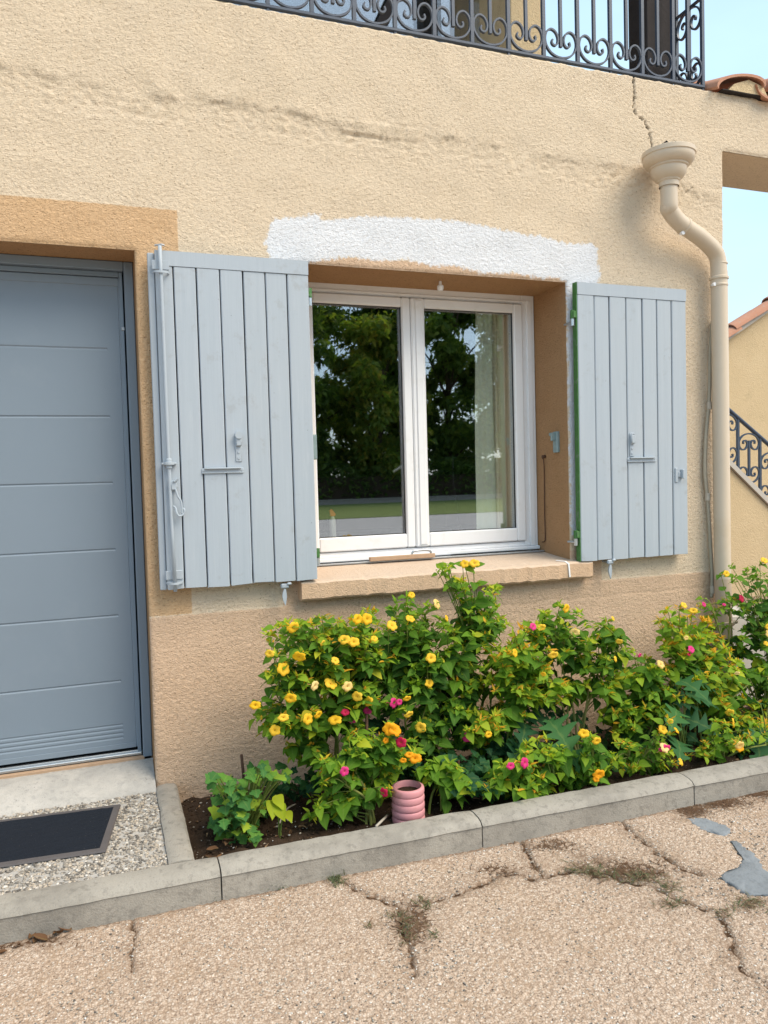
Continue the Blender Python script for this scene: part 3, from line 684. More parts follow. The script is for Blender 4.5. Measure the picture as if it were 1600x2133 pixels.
b = MB(); b.tube([tuple(at(838, 970, .70)), tuple(at(819, 983, .70))], .010, 10); b.tube([tuple(at(838, 970, .70)), tuple(at(840, 1000, .70)), (at(840, 1000, .70).x, .70, TZ)], .009, 8)
tag(b.build('chrome_tap', 'steel', None, 40), 'slanted chrome tap spout seen through the left pane', 'tap')
t = empty('bottle', (at(693, 1090, .60).x, .60, TZ), 'slim pale bottle with orange cap behind the left pane', 'bottle')
px = t.location.x; zt = at(690, 1075, .60).z
hang(MB().lathe([(0, TZ+.001), (.016, TZ+.001), (.017, TZ+.01), (.017, zt-.02), (.009, zt-.004), (.008, zt), (0, zt)], (px, .60, 0), 14).build('body', 'pale_plastic', None, 40), t)
hang(MB().prism([(px-.016, .59, zt+.03), (px-.004, .59, zt+.036), (px+.016, .59, zt+.010), (px+.010, .59, zt-.001), (px-.012, .59, zt-.001)], (0, .02, 0)).build('cap', 'orange_plastic'), t)

# ------------------------------------------------------------------ front door
b = MB(); fy0, fy1 = .178, .27
b.box(-.040, -.001, fy0, fy1, -.03, 2.149, .004); b.box(DX0+.001, DX0+.040, fy0, fy1, -.03, 2.149, .004); b.box(DX0+.0405, -.0405, fy0+.0006, fy1, 2.110, 2.149, .004)
b.box(-.061, -.046, fy0+.03, fy1, .0, 2.109, .002); b.box(DX0+.046, DX0+.061, fy0+.03, fy1, .0, 2.109, .002)
b.box(DX0+.0615, -.0615, fy0+.03, fy1, 2.088, 2.109, .002)
door = b.build('door', 'door_frame_paint', house); tag(door, 'blue-grey metal front door with horizontal grooves')
MB().box(DX0+.03, -.03, .262, .275, 0, 2.12).build('shadow_gap', 'dark_gap', door)
b = MB(); ly = .222
lx0, lx1, lz0, lz1 = DX0+.055, -.0655, .029, 2.083
b.box(lx1-.0005-.000, lx1+.0085, ly-.004, .262, lz0, lz1, .003)
gr = [(1.781, .006, .0035), (1.490, .006, .004), (1.203, .006, .004), (.912, .006, .004), (.621, .006, .004), (.331, .006, .004), (.136, .006, .003), (.117, .006, .003), (.098, .006, .003), (.079, .006, .003)]
gx0, gx1 = lx0+.055, -.118
zs_ = [lz0]+sorted([z+d for z, h, _ in gr for d in (-h, h)])+[lz1]
xsl = [lx0, gx0, gx1, lx1-.0015]
vs = []; fs = []
def vid(p):
    vs.append(p); return len(vs)-1
grid = {}
for i, x in enumerate(xsl):
    for k, z in enumerate(zs_): grid[i, k] = vid((x, ly, z))
for i in range(3):
    for k in range(len(zs_)-1):
        q = (grid[i, k], grid[i+1, k], grid[i+1, k+1], grid[i, k+1])
        if i == 1 and k % 2 == 1:
            zc_ = (zs_[k]+zs_[k+1])/2; dp = gr[0][2]
            for g in gr:
                if abs(g[0]-zc_) < .002: dp = g[2]
            a = vid((xsl[1]+.004, ly+dp, zc_)); c = vid((xsl[2]-.004, ly+dp, zc_))
            fs += [(q[0], q[1], c, a), (a, c, q[2], q[3]), (q[0], a, q[3]), (q[1], q[2], c)]
        else: fs.append(q)
n0 = len(vs); vs += [(lx0, .26, lz0), (lx1-.0015, .26, lz0), (lx1-.0015, .26, lz1), (lx0, .26, lz1)]
K = len(zs_)-1
fs += [(n0, n0+3, n0+2, n0+1), tuple(grid[0, k] for k in range(K, -1, -1))+(n0, n0+3)[::1], tuple(grid[3, k] for k in range(K+1))+(n0+2, n0+1), tuple(grid[i, 0] for i in range(4))+(n0+1, n0), tuple(grid[i, K] for i in (3, 2, 1, 0))+(n0+3, n0+2)]
b.add(vs, fs); b.box(lx0-.0085, lx0-.0005, ly-.004, .262, lz0, lz1, .003); b.box(lx0, lx1-.0015, ly-.0035, ly-.0003, .029, .052, .001)
b.build('door_leaf', 'door_paint', door)
b = MB(); b.box(DX0+.06, -.062, ly-.004, .262, 2.0505, 2.0865, .003)
b.build('leaf_head', 'door_paint', door)
MB().box(-.058, -.044, .203, .216, 1.86, 1.875, .002).build('hinge', 'grey_metal', door)
b = MB(); b.box(DX0+.042, -.046, .20, .27, -.002, .010, .002); b.box(DX0+.042, -.046, .212, .226, .010, .017, .001); b.build('threshold_bar', 'steel', door)
b = MB(); b.box(DX0+.002, -.002, .178, .1995, -.022, -.0035, .002); b.build('timber_strip', 'wood_raw', door)
# concrete threshold: falls from the door to the pad
b = MB(); n = 40; vs = []
prof = [(.30, -.012), (.20, -.014), (.12, -.022), (.03, -.043), (-.03, -.066), (-.055, -.083), (-.06, -.12)]
for i in range(n+1):
    x = DX0-.3+(.0-.002-(DX0-.3))*i/n
    for y, z in prof: vs.append((x, y+random.gauss(0, .003)*(y < .1), z+random.gauss(0, .0012)))
m7 = len(prof); fs = [(i*m7+k, (i+1)*m7+k, (i+1)*m7+k+1, i*m7+k+1) for i in range(n) for k in range(m7-1)]
b.add(vs, fs); o = b.build('doorstep', 'threshold_concrete', None, True); tag(o, kind='structure')
MB().box(DX0-.001, -.0, .17, .5, -.2, -.016).build('step_core', 'threshold_concrete', o)

# ------------------------------------------------------------------ upper terrace, railing, porch
b = MB()
b.box(-1.2, 2.45, 1.55, 1.7, 3.2, 4.05, .01); b.box(2.45, 2.72, 1.2, 1.7, 3.2, 6.2, .01); b.box(-1.2, .7, 1.55, 1.7, 4.05, 6.2, .01); b.box(.7, 2.449, 1.56, 1.7, 5.6, 6.2, .01)
b.build('terrace_wall', 'plain_stucco', house)
MB().box(.7, 2.449, 1.62, 1.66, 4.05, 5.6).build('terrace_window', 'glass', house)
MB().box(-1.2, 2.6, 1.9, 3.2, 3.2, 6.0).build('terrace_room', 'room_dark', house)
b = MB(); b.prism([(1.55, 1.45, 4.0), (1.63, 1.45, 4.0), (2.28, 1.45, 5.3), (2.20, 1.45, 5.3)], (0, .08, 0)); b.build('brace', 'wood_dark', house)
MB().box(-1.3, 3.04, .43, 2.0, 3.10, 3.19, .004).build('terrace_floor', 'stone_white', house)
b = MB(); b.box(2.625, 2.80, .085, .235, 3.215, 5.6, .006); b.box(2.66, 2.765, .12, .2, 3.2, 3.2149); b.build('terrace_post', 'wood_dark', house)
MB().box(-1.3, 2.95, .05, 2.2, 5.6, 5.75, .01).build('terrace_roof', 'wood_dark', house)
rail = empty('balcony_railing', (1.0, .03, 3.21), 'wrought iron balcony railing with curled scrolls along the wall top', 'railing')
RY = .025; RB = 3.242; RT = 4.14; PIT = .1955; XE = 2.937
half = [(-.047, .088), (-.052, .074), (-.044, .063), (-.030, .062), (-.019, .076), (-.017, .100), (-.030, .126), (-.055, .137), (-.079, .122), (-.0895, .090), (-.083, .055), (-.058, .024), (-.02, .008)]
full = half+[(-x, z) for x, z in half[::-1]]
def scroll_mesh(name, flip=1, sc=1.0):
    pts = catmull([(x*sc, 0, z*flip*sc) for x, z in full], 4)
    return MB().flat(pts, (0, 1, 0), .014, .0085).mesh(name, 'iron')
sm = scroll_mesh('scroll'); sm2 = scroll_mesh('scroll_top', -1)
nb = 20
barm = MB().box(-.0085, .0085, -.0085, .0085, 0, RT-RB).mesh('bar', 'iron'); midm = MB().box(-.0075, .0075, -.0075, .0075, .058, RT-RB-.058).mesh('spindle', 'iron')
def put(name, me, loc, par, rz=0):
    o = ob(name, me); o.location = loc; o.rotation_euler.z = rz; hang(o, par); return o
for i in range(nb):
    x = XE-i*PIT; put('bar', barm, (x, RY, RB), rail)
    if i < nb-1:
        c = x-PIT/2; put('spindle', midm, (c, RY, RB), rail); put('scroll', sm, (c, RY, RB), rail); put('scroll', sm2, (c, RY, RT), rail)
xl = XE-(nb-1)*PIT
for z in (RB-.006, RT+.0): hang(MB().box(xl-.02, XE+.008, RY-.011, RY+.011, z-.009, z+.005, .002).build('rail', 'iron'), rail)
hang(MB().box(xl-.03, XE+.012, RY-.016, RY+.02, RT+.006, RT+.018, .003).build('handrail', 'iron'), rail)
for x in [XE-k*PIT*3 for k in range(7)]: hang(MB().box(x-.006, x+.006, RY-.006, RY+.006, 3.19, RB-.013).build('foot', 'iron'), rail)
side = empty('balcony_railing', (XE, .3, 3.21), 'short wrought iron side railing turning back at the balcony corner', 'railing')
for i in range(1, 4):
    y = RY+i*PIT; put('bar', barm, (XE, y, RB), side); put('spindle', midm, (XE, y-PIT/2, RB), side, PI/2); put('scroll', sm, (XE, y-PIT/2, RB), side, PI/2); put('scroll', sm2, (XE, y-PIT/2, RT-.44), side, PI/2); put('scroll', sm2, (XE, y-PIT/2, RT), side, PI/2)
for z in (RB-.006, RT-.44, RT): hang(MB().box(XE-.0085, XE+.0085, RY+.01, RY+3*PIT+.02, z-.007, z+.005, .002).build('rail', 'iron'), side)
hang(MB().box(XE-.016, XE+.016, RY+.022, RY+3*PIT+.03, RT+.006, RT+.018, .003).build('handrail', 'iron'), side)
# porch beam and its canal tiles
b = MB(); b.box(XR+.01, 4.6, .03, .415, 2.915, 3.2, .004); b.build('porch_beam', 'plain_stucco', house)
porch = MB().box(3.02, 4.6, -.03, .42, 3.209, 3.214).build('porch_roof', 'wood_dark', house)
def canal(x0, x1, zA, h, y0, y1, rise, up_=True, name='roof_tile', skew=.0):
    n = 14; vs = []; th = .014
    for e, (y, dz) in enumerate(((y0, 0), (y1, rise))):
        for s_ in (0, 1):
            for i in range(n+1):
                a = PI*i/n; x = (x0+x1)/2-(x1-x0)/2*math.cos(a)*(1-(0 if not s_ else .06)); hh = h*math.sin(a)**.8 if up_ else -h*math.sin(a)
                vs.append((x, y, zA+dz+hh-(th if s_ else 0)+skew*(x-x0)))
    m = n+1; fs = []
    for i in range(n):
        fs += [(i, i+1, 2*m+i+1, 2*m+i), (m+i+1, m+i, 3*m+i, 3*m+i+1), (i, m+i, m+i+1, i+1), (2*m+i, 2*m+i+1, 3*m+i+1, 3*m+i)]
    fs += [(0, 2*m, 3*m, m), (n, m+n, 3*m+n, 2*m+n)]
    return MB().add(vs, fs).build(name, 'terracotta', porch, 50)
canal(2.965, 3.30, 3.208, .062, -.05, .35, .12, skew=.17)
canal(3.24, 3.44, 3.262, .055, -.045, .35, .12, False)
for k in range(5): canal(3.36+k*.25, 3.60+k*.25, 3.255, .085, -.07, .35, .12)
for k in range(4): canal(3.50+k*.25, 3.70+k*.25, 3.262, .055, -.045, .35, .12, False)
for j in range(1, 4):
    for k in range(6): canal(3.11+k*.25, 3.33+k*.25, 3.26+.12*j, .08, -.07+.4*j, .35+.4*j, .12)
    for k in range(6): canal(3.24+k*.25, 3.44+k*.25, 3.27+.12*j, .055, -.05+.4*j, .35+.4*j, .12, False)
b = MB(); b.prism([(3.06, -.03, 3.212), (3.10, -.03, 3.25), (3.2, -.03, 3.285), (3.30, -.03, 3.262), (3.33, -.03, 3.213)], (0, .1, 0)); b.prism([(3.34, -.02, 3.212), (3.40, -.02, 3.27), (3.5, -.02, 3.30), (3.6, -.02, 3.26), (3.62, -.02, 3.213)], (0, .1, 0)); b.build('mortar', 'plain_stucco', porch)

# ------------------------------------------------------------------ rain pipe
pipe = empty('rain_pipe', (2.92, -.1, -.15), 'cream plastic rain pipe with a flared hopper on top', 'rain pipe')
hc = at(1393, 330, -.145); hz = at(1393, 323, -.145).z
prof = [(.034, .0), (.050, -.012), (.13, .006), (.151, .010), (.156, .006), (.156, -.018), (.150, -.022), (.150, -.034), (.146, -.052), (.128, -.072), (.112, -.078), (.113, -.088), (.104, -.094), (.104, -.104), (.098, -.130), (.080, -.152), (.066, -.160), (.064, -.168), (.058, -.172), (.058, -.20)]
prof = [(r_*.83, z_*.82) for r_, z_ in prof]
hang(MB().lathe(prof, (hc.x, -.145, hz+.006), 40).build('hopper', 'pipe_pvc', None, 35), pipe)
b = MB()
for k in range(26): b.tube([(hc.x+random.uniform(-.05, .06), -.145+random.uniform(-.05, .05), hz+.012+random.uniform(0, .02)), (hc.x+random.uniform(-.05, .07), -.145+random.uniform(-.05, .04), hz+random.uniform(.03, .06))], random.uniform(.006, .012), 5)
tag(b.build('debris_clump', 'dark_gap'), 'black clump of wet leaves in the pipe hopper', 'debris')
PC = [(hc.x, -.145, hz-.15), (hc.x, -.145, hz-.20), (hc.x+.003, -.142, hz-.25)]
pa = at(1415, 463, -.115); pb_ = at(1462, 497, -.09); pc = at(1492, 530, -.072); pd = at(1498, 570, -.070)
PC += [(at(1394, 436, -.132).x, -.132, at(1394, 436, -.132).z), tuple(pa), tuple(pb_), tuple(pc), tuple(pd)]
pth = catmull(PC, 8)
hang(MB().tube(pth, .0415, 24).build('bend', 'pipe_pvc', None, True), pipe)
pe = at(1505.5, 1205, -.070); plow = at(1509, 1330, -.070)
hang(MB().tube([(pd.x, -.070, pd.z+.01), tuple(pe)], .0425, 24).build('pipe', 'pipe_pvc', None, 40), pipe)
hang(MB().tube([tuple(pe), tuple(plow), (plow.x+.004, -.070, -.16)], .0428, 24).build('pipe', 'pipe_low', None, 40), pipe)
def pring(c, ax, r0, r1, h, m, name):
    ax = Vector(ax).normalized(); c = Vector(c)
    P = [c-ax*h, c-ax*h*.6, c+ax*h*.6, c+ax*h]
    return hang(MB().tube(P, [r0, r1, r1, r0], 24, True).build(name, m, None, 35), pipe)
pring((pd.x, -.070, pd.z-.025), (0, 0, 1), .043, .048, .009, 'pipe_pvc', 'collar')
pring((pd.x, -.070, pd.z+.05), (0, 0, 1), .0425, .0437, .004, 'pipe_pvc', 'collar')
def bracket(c, ax, sidev):
    pring(c, ax, .0435, .0455, .007, 'pipe_pvc', 'bracket')
    c = Vector(c)+Vector(sidev)
    hang(MB().tube([c+Vector((.004, .02, 0)), c+Vector((0, -.002, 0)), c+Vector((0, -.010, 0))], [.005, .0105, .0095], 12).build('bracket_screw', 'white_pvc'), pipe)
bracket((pd.x, -.070, pd.z-.062), (0, 0, 1), (-.046, -.01, 0))
mid_i = min(range(len(pth)), key=lambda i: (pth[i]-pa).length)
bracket(pth[mid_i+2], pth[mid_i+3]-pth[mid_i+1], (-.022, -.01, -.040))
cl = at(1510, 1297, -.070); pring(cl, (0, 0, 1), .044, .050, .013, 'pipe_low', 'collar')
hang(MB().tube([(cl.x+.046, -.08, cl.z), (cl.x+.072, -.08, cl.z)], .010, 10).build('bracket_screw', 'pipe_low'), pipe)
cb = empty('cable', (2.86, -.02, .6), 'beige cable bundle running down beside the rain pipe', 'cable')
cp = [(1484, 668), (1479, 740), (1477, 830), (1470, 910), (1468, 985), (1474, 1045), (1479, 1130), (1483, 1200), (1482, 1245)]
P1 = catmull([tuple(at(u, v, -.020)) for u, v in cp], 6)
hang(MB().tube(P1, .0085, 8).build('cord', 'cable', None, True), cb)
hang(MB().tube([p+Vector((.013, .006, 0)) for p in P1], .006, 8).build('cord', 'cable', None, True), cb)
for v, u in ((845, 1476), (1035, 1473), (1228, 1483)):
    c = at(u, v, -.022); hang(MB().tube([c+Vector((.004, 0, -.02)), c+Vector((.004, 0, .02))], .014, 10).build('tape_wrap', 'pale_stick', None, 40), cb)

# ------------------------------------------------------------------ neighbour, stairs on the right
nb_ = empty('neighbouring_house', (7, 4.2, 0), 'tan stucco gable wall with red tiled verge behind the stair', 'house')
g0 = at(1480, 722, 4.2); g1 = at(1640, 610, 4.2)
hang(MB().prism([(g0.x-.6, 4.2, -.2), (g1.x+3, 4.2, -.2), (g1.x+3, 4.2, g1.z+1.9), (g1.x, 4.2, g1.z), (g0.x, 4.2, g0.z), (g0.x-.6, 4.2, g0.z-.38)], (0, .22, 0)).build('gable_wall', 'plain_stucco'), nb_)
sl = Vector((g1.x-g0.x, 0, g1.z-g0.z)).normalized(); a0 = Vector((g0.x-.6, 4.2, g0.z-.40))
for k in range(12):
    c = a0+sl*(.36*k); nrm = Vector((-sl.z, 0, sl.x)); lift = .05+.02*(k % 2)
    vs = []; n = 8
    for e in (0, 1):
        for s_ in (0, .016):
            for i in range(n+1):
                a = PI*i/n; p = c+sl*(.44*e)+nrm*(lift+(.085-s_)*math.sin(a)-.02*e); vs.append(p+Vector((0, -.12+.22*(1-math.cos(a))/2, 0)))
    m = n+1; fs = []
    for i in range(n): fs += [(i, i+1, 2*m+i+1, 2*m+i), (m+i+1, m+i, 3*m+i, 3*m+i+1), (i, m+i, m+i+1, i+1), (2*m+i, 2*m+i+1, 3*m+i+1, 3*m+i)]
    hang(MB().add(vs, fs).build('verge_tile', 'terracotta', None, 50), nb_)
hang(MB().prism([a0+Vector((0, -.07, 0)), a0+sl*5+Vector((0, -.07, 0)), a0+sl*5+Vector((-.03, -.07, .09)), a0+Vector((-.03, -.07, .09))], (0, .09, 0)).build('verge_mortar', 'stone_white'), nb_)
stair = empty('outdoor_staircase', (6, 3, -.2), 'outdoor stair side wall with pale sloping coping', 'staircase')
SY = 3.0
s0 = at(1520, 975, SY); s1 = at(1600, 1055, SY); sv = (s1-s0).normalized()
A = s0-sv*.6; B = s1+sv*1.2
hang(MB().prism([(A.x, SY, -.2), (B.x, SY, -.2), (B.x, SY, B.z), (A.x, SY, A.z)], (0, .9, 0)).build('side_wall', 'plain_stucco'), stair)
hang(MB().prism([A+Vector((0, -.03, .01)), B+Vector((0, -.03, .01)), B+Vector((0, -.03, .075)), A+Vector((0, -.03, .075))], (0, .22, 0)).build('coping', 'stone_white'), stair)
srail = empty('stair_railing', (6, 3, .9), 'dark wrought iron stair railing with curled scrolls sloping down', 'railing')
h0 = at(1520, 855, SY+.06); h1 = at(1600, 925, SY+.06); hv = (h1-h0).normalized(); slope = hv.z/hv.x
m0 = at(1520, 980, SY+.06)
b = MB(); b.tube([h0-hv*.5, h1+hv*.9], .022, 10); hang(b.build('handrail', 'iron', None, 40), srail)
zr_ = lambda x: h0.z+(x-h0.x)*slope
gap = h0.z-m0.z
hang(MB().tube([(h0.x-.5, SY+.06, zr_(h0.x-.5)-gap), (h1.x+.9, SY+.06, zr_(h1.x+.9)-gap)], .013, 8).build('rail', 'iron'), srail)
xb = at(1537, 900, SY+.06).x; pit = at(1583, 950, SY+.06).x-xb
for k in range(-1, 4):
    x = xb+k*pit; foot = .20 if k in (0, 3) else 0
    hang(MB().box(x-.013, x+.013, SY+.047, SY+.073, zr_(x)-gap-foot, zr_(x)-.01).build('bar', 'iron'), srail)
    c = x+pit/2; sc = pit/.1955
    for fl, zz in ((1, zr_(c)-gap+.03), (-1, zr_(c)-.06)):
        pts = catmull([(q*sc+c, SY+.06, zz+fl*z*sc*.85) for q, z in full], 3)
        hang(MB().flat(pts, (0, 1, 0), .02, .015).build('scroll', 'iron'), srail)
    hang(MB().box(c-.012, c+.012, SY+.05, SY+.07, zr_(c)-gap+.11, zr_(c)-.14).build('spindle', 'iron'), srail)
steps = empty('stone_steps', (3.4, .5, -.17), 'pale stone steps just past the rain pipe', 'steps')
for k, (u, v) in enumerate(((1527, 1265), (1545, 1290), (1566, 1330), (1590, 1372))):
    p = at(u, v, .35)
    hang(MB().box(3.07, p.x+.05, .15, 1.6, -.18, p.z, .012).build('step', 'stone_white'), steps) if k == 0 else hang(MB().box(at(1527+18*(k-1), 1265, .35).x+.052, p.x+.05, .15, 1.6, -.18, p.z, .012).build('step', 'stone_white'), steps)

# ------------------------------------------------------------------ ground: drive, kerb, bed, pad
GZ = -.172
px_line = lambda L: [(atz(u, v, GZ).x, atz(u, v, GZ).y) for u, v in L]
cracks = [px_line(l) for l in (
    [(1060, 1744), (1080, 1750), (1094, 1758), (1100, 1775), (1105, 1792), (1120, 1812), (1133, 1825)],
    [(1285, 1699), (1300, 1718), (1319, 1735), (1340, 1752), (1364, 1775), (1385, 1782), (1409, 1803), (1459, 1820)],
    [(700, 1825), (730, 1846), (762, 1862), (790, 1870), (818, 1882), (835, 1900), (841, 1930), (857, 1989), (863, 2028)],
    [(897, 1876), (930, 1868), (964, 1856), (1015, 1837), (1040, 1824), (1066, 1820), (1110, 1830), (1144, 1825), (1189, 1814), (1262, 1814), (1300, 1836), (1347, 1842), (1420, 1876), (1487, 1899), (1508, 1920), (1521, 1944), (1530, 1985), (1544, 2017), (1565, 2035), (1600, 2056), (1660, 2075)],
    [(271, 1907), (280, 1935), (280, 1951), (272, 1985), (276, 2021)])]
cwid = [.009, .012, .007, .010, .005]
gx = lines([(-400, -20, 60), (-20, -2, 2), (-2, -.75, .1), (-.75, 3.1, .0055), (3.1, 5, .1), (5, 25, 2), (25, 400, 60)])
gy = lines([(-400, -40, 60), (-40, -4, 4), (-4, -1.9, .1), (-1.9, -.76, .0055), (-.76, .6, .1), (.6, 10, 1), (10, 400, 60)])
GX, GY = np.meshgrid(gx, gy); ny_, nx_ = GX.shape
q1 = fftnoise(nx_, ny_, .0055, .3, .9, 21); q2 = fftnoise(nx_, ny_, .0055, .018, .035, 22); q3 = fftnoise(nx_, ny_, .0055, .05, .12, 23)
fine = ((GX > -.76) & (GX < 3.11) & (GY > -1.91) & (GY < -.755))
Zg = np.full(GX.shape, GZ); dirt = np.zeros(GX.shape); cdist = np.full(GX.shape, 1.0)
Zg += fine*(.0014*q1+.0011*q2)
for ln, wd in zip(cracks, cwid):
    d = polyd(GX+.004*q3, GY+.004*q2, ln); ww = wd*(1+.35*q3); cdist = np.minimum(cdist, d-.30*wd*(1+.7*q3))
    Zg -= fine*.009*np.exp(-(d/np.clip(ww, .003, 1))**2); dirt = np.maximum(dirt, np.exp(-(d/(np.clip(ww, .003, 1)*1.3))**2)); dirt = np.maximum(dirt, .45*np.exp(-(d/(wd*4))**2))
def blob(u, v, ru, rv, k, z=GZ):
    global dirt
    c = atz(u, v, z); e = atz(u+ru, v, z); f_ = atz(u, v+rv, z)
    # elongated patch on the ground
    ax = Vector((e.x-c.x, e.y-c.y)); ay = Vector((f_.x-c.x, f_.y-c.y)); D = ax.x*ay.y-ax.y*ay.x
    dx, dy = GX-c.x, GY-c.y; a = (dx*ay.y-dy*ay.x)/D; b_ = (dy*ax.x-dx*ax.y)/D
    dirt = np.maximum(dirt, k*np.exp(-(a*a+b_*b_))*(1+.3*q3))
for args in ((855, 1915, 45, 40, .85), (860, 1965, 25, 40, .5), (1230, 1795, 60, 22, .8), (1330, 1822, 110, 25, .75), (1440, 1690, 35, 20, 1.), (1500, 1670, 60, 16, .8), (1580, 1650, 40, 16, .9), (1570, 1885, 60, 25, .5), (1400, 1885, 60, 18, .5), (1060, 1815, 70, 14, .55), (40, 1960, 120, 18, .9), (690, 1830, 50, 10, .5), (1150, 1760, 60, 12, .35), (1520, 1850, 40, 15, .4)): blob(*args)
kl = -.727-.015*GX-.108
dirt = np.maximum(dirt, .75*np.exp(-np.clip(kl-GY, 0, 9)/.010))
Vg = np.stack([GX, GY, Zg], -1).reshape(-1, 3); ii = np.arange(nx_*ny_).reshape(ny_, nx_)
Fg = np.stack([ii[:-1, :-1], ii[:-1, 1:], ii[1:, 1:], ii[1:, :-1]], -1).reshape(-1, 4)
drive = ob('driveway', np_mesh('driveway', Vg, Fg, 'aggregate', {'dirt': np.clip(dirt, 0, 1).ravel(), 'cd': cdist.ravel()})); tag(drive, kind='structure')
# grey repair mortar on the drive
def patch(px, name='mortar_patch'):
    pts = px_line(px); cx = sum(p[0] for p in pts)/len(pts); cy = sum(p[1] for p in pts)/len(pts)
    sp = [p for p in catmull([(x, y, 0) for x, y in pts+pts[:1]], 5)][:-1]
    b = MB(); rings = []
    for k, (s_, h) in enumerate(((1.0, -.004), (.99, .0026), (.9, .0036), (.5, .004))):
        rings.append([(cx+(p.x-cx)*s_+random.gauss(0, .0045)*(k < 2), cy+(p.y-cy)*s_+random.gauss(0, .003)*(k < 2), GZ+h+random.gauss(0, .0006)) for p in sp])
    n = len(sp); vs = [p for r in rings for p in r]; fs = [(k*n+i, k*n+(i+1) % n, (k+1)*n+(i+1) % n, (k+1)*n+i) for k in range(3) for i in range(n)]
    fs.append(tuple(3*n+i for i in range(n))); b.add(vs, fs); o = b.build(name, 'slate_mortar', None, True); return tag(o, kind='structure')
patch([(1432, 1706), (1465, 1706), (1500, 1718), (1522, 1730), (1505, 1741), (1470, 1732), (1450, 1722)])
patch([(1522, 1752), (1540, 1756), (1556, 1770), (1582, 1790), (1592, 1812), (1640, 1840), (1660, 1890), (1600, 1868), (1560, 1864), (1528, 1846), (1503, 1832), (1508, 1818), (1538, 1806), (1546, 1788), (1536, 1770)])
# kerb stones: rounded top, sloping lip, plain face
kerb = empty('kerb', (0, -.78, GZ), kind='structure')
KYB = lambda x: -.727-.015*x
prof = [(0.0, -.20), (0.0, -.074), (.006, -.068), (-.030, -.0655), (-.070, -.069), (-.090, -.076), (-.103, -.0905), (-.1045, -.0925), (-.1005, -.0955), (-.103, -.20)]
prof[2] = (-.006, -.0675)
def kerbstone(x0, x1, tw=0):
    n = 24; vs = []; m = len(prof)
    for i in range(n+1):
        x = x0+(x1-x0)*i/n; e = .0035 if i in (0, n) else 0; j = random.gauss(0, .0009)
        for k, (dy, z) in enumerate(prof): vs.append((x, KYB(x)+dy*(1-.02*(e > 0))+random.gauss(0, .0006)+tw*(i/n-.5), z-e*(k in (2, 3, 4, 5, 6))+j*.6))
    fs = [(i*m+k, (i+1)*m+k, (i+1)*m+k+1, i*m+k+1) for i in range(n) for k in range(m-1)]+[tuple(range(m)), tuple(range(n*m, n*m+m))[::-1]]
    hang(MB().add(vs, fs).build('kerb_stone', 'kerb_concrete', None, 35), kerb)
jx = [-1.75, -.80, .155, 1.098, 2.052, 3.0, 3.95, 4.9]
for k in range(len(jx)-1): kerbstone(jx[k]+.0022, jx[k+1]-.0022, random.uniform(-.002, .002))
n = 20; vs = []; p2 = [(-.002, -.2), (-.002, -.076), (.008, -.069), (.042, -.0655), (.074, -.070), (.083, -.080), (.085, -.2)]; m = len(p2)
for i in range(n+1):
    y = -.008+(-.722-(-.008))*i/n
    for dx, z in p2: vs.append((dx+random.gauss(0, .0007), y, z+random.gauss(0, .0005)-(.004 if i == 0 else 0)))
fs = [(i*m+k, (i+1)*m+k, (i+1)*m+k+1, i*m+k+1) for i in range(n) for k in range(m-1)]+[tuple(range(m)), tuple(range(n*m, n*m+m))[::-1]]
hang(MB().add(vs, fs).build('kerb_stone', 'kerb_concrete', None, 35), kerb)
# pebble-dashed pad by the door
pad = MB().box(-3.0, -.003, -.724, -.0, -.2, -.084).build('pad', 'threshold_concrete'); tag(pad, kind='structure')
ico = bmesh.new(); bmesh.ops.create_icosphere(ico, subdivisions=1, radius=1); ico.verts.index_update()
IV = np.array([v.co[:] for v in ico.verts]); IF = np.array([[v.index for v in f.verts] for f in ico.faces]); ico.free()
def scatter(name, P, size, flat, mat, tones, parent=None, sq=(.6, 1.4)):
    n = len(P); r = np.random.default_rng(n); k = len(IV)
    ang = r.uniform(0, 2*PI, n); c, s_ = np.cos(ang), np.sin(ang)
    sx = size*r.uniform(sq[0], sq[1], n); sy = size*r.uniform(sq[0], 1.0, n); sz = size*flat*r.uniform(.6, 1.2, n)
    vx = IV[None, :, 0]*sx[:, None]; vy = IV[None, :, 1]*sy[:, None]; vz = IV[None, :, 2]*sz[:, None]
    jit = 1+r.uniform(-.15, .15, (n, k)); vx = vx*jit; vy = vy*jit
    Vv = np.stack([vx*c[:, None]-vy*s_[:, None], vx*s_[:, None]+vy*c[:, None], vz], -1)+P[:, None, :]
    Ff = IF[None]+(np.arange(n)*k)[:, None, None]
    return ob(name, np_mesh(name, Vv.reshape(-1, 3), Ff.reshape(-1, 3), mat, {'tone': np.repeat(tones, k)}), parent)
n = 7600; P = np.stack([rng.uniform(-.95, -.006, n), rng.uniform(-.722, -.045, n), rng.uniform(-.087, -.081, n)], -1)
o = scatter('pebbles', P, .0068, .6, 'pebble', rng.random(n), pad); tag(o, kind='stuff')
# loose grit standing out of the drive
n = 9000; P = np.stack([rng.uniform(-.75, 3.05, n), rng.uniform(-1.88, -.85, n), np.full(n, GZ-.0006)], -1)
P[:, 2] += 0
o = scatter('gravel', P, .0038, .5, 'pebble', np.clip(rng.normal(.6, .36, n), 0, 1), None, (.35, 1.6)); tag(o, 'small pale stones set in the driveway surface', 'gravel', kind='stuff')
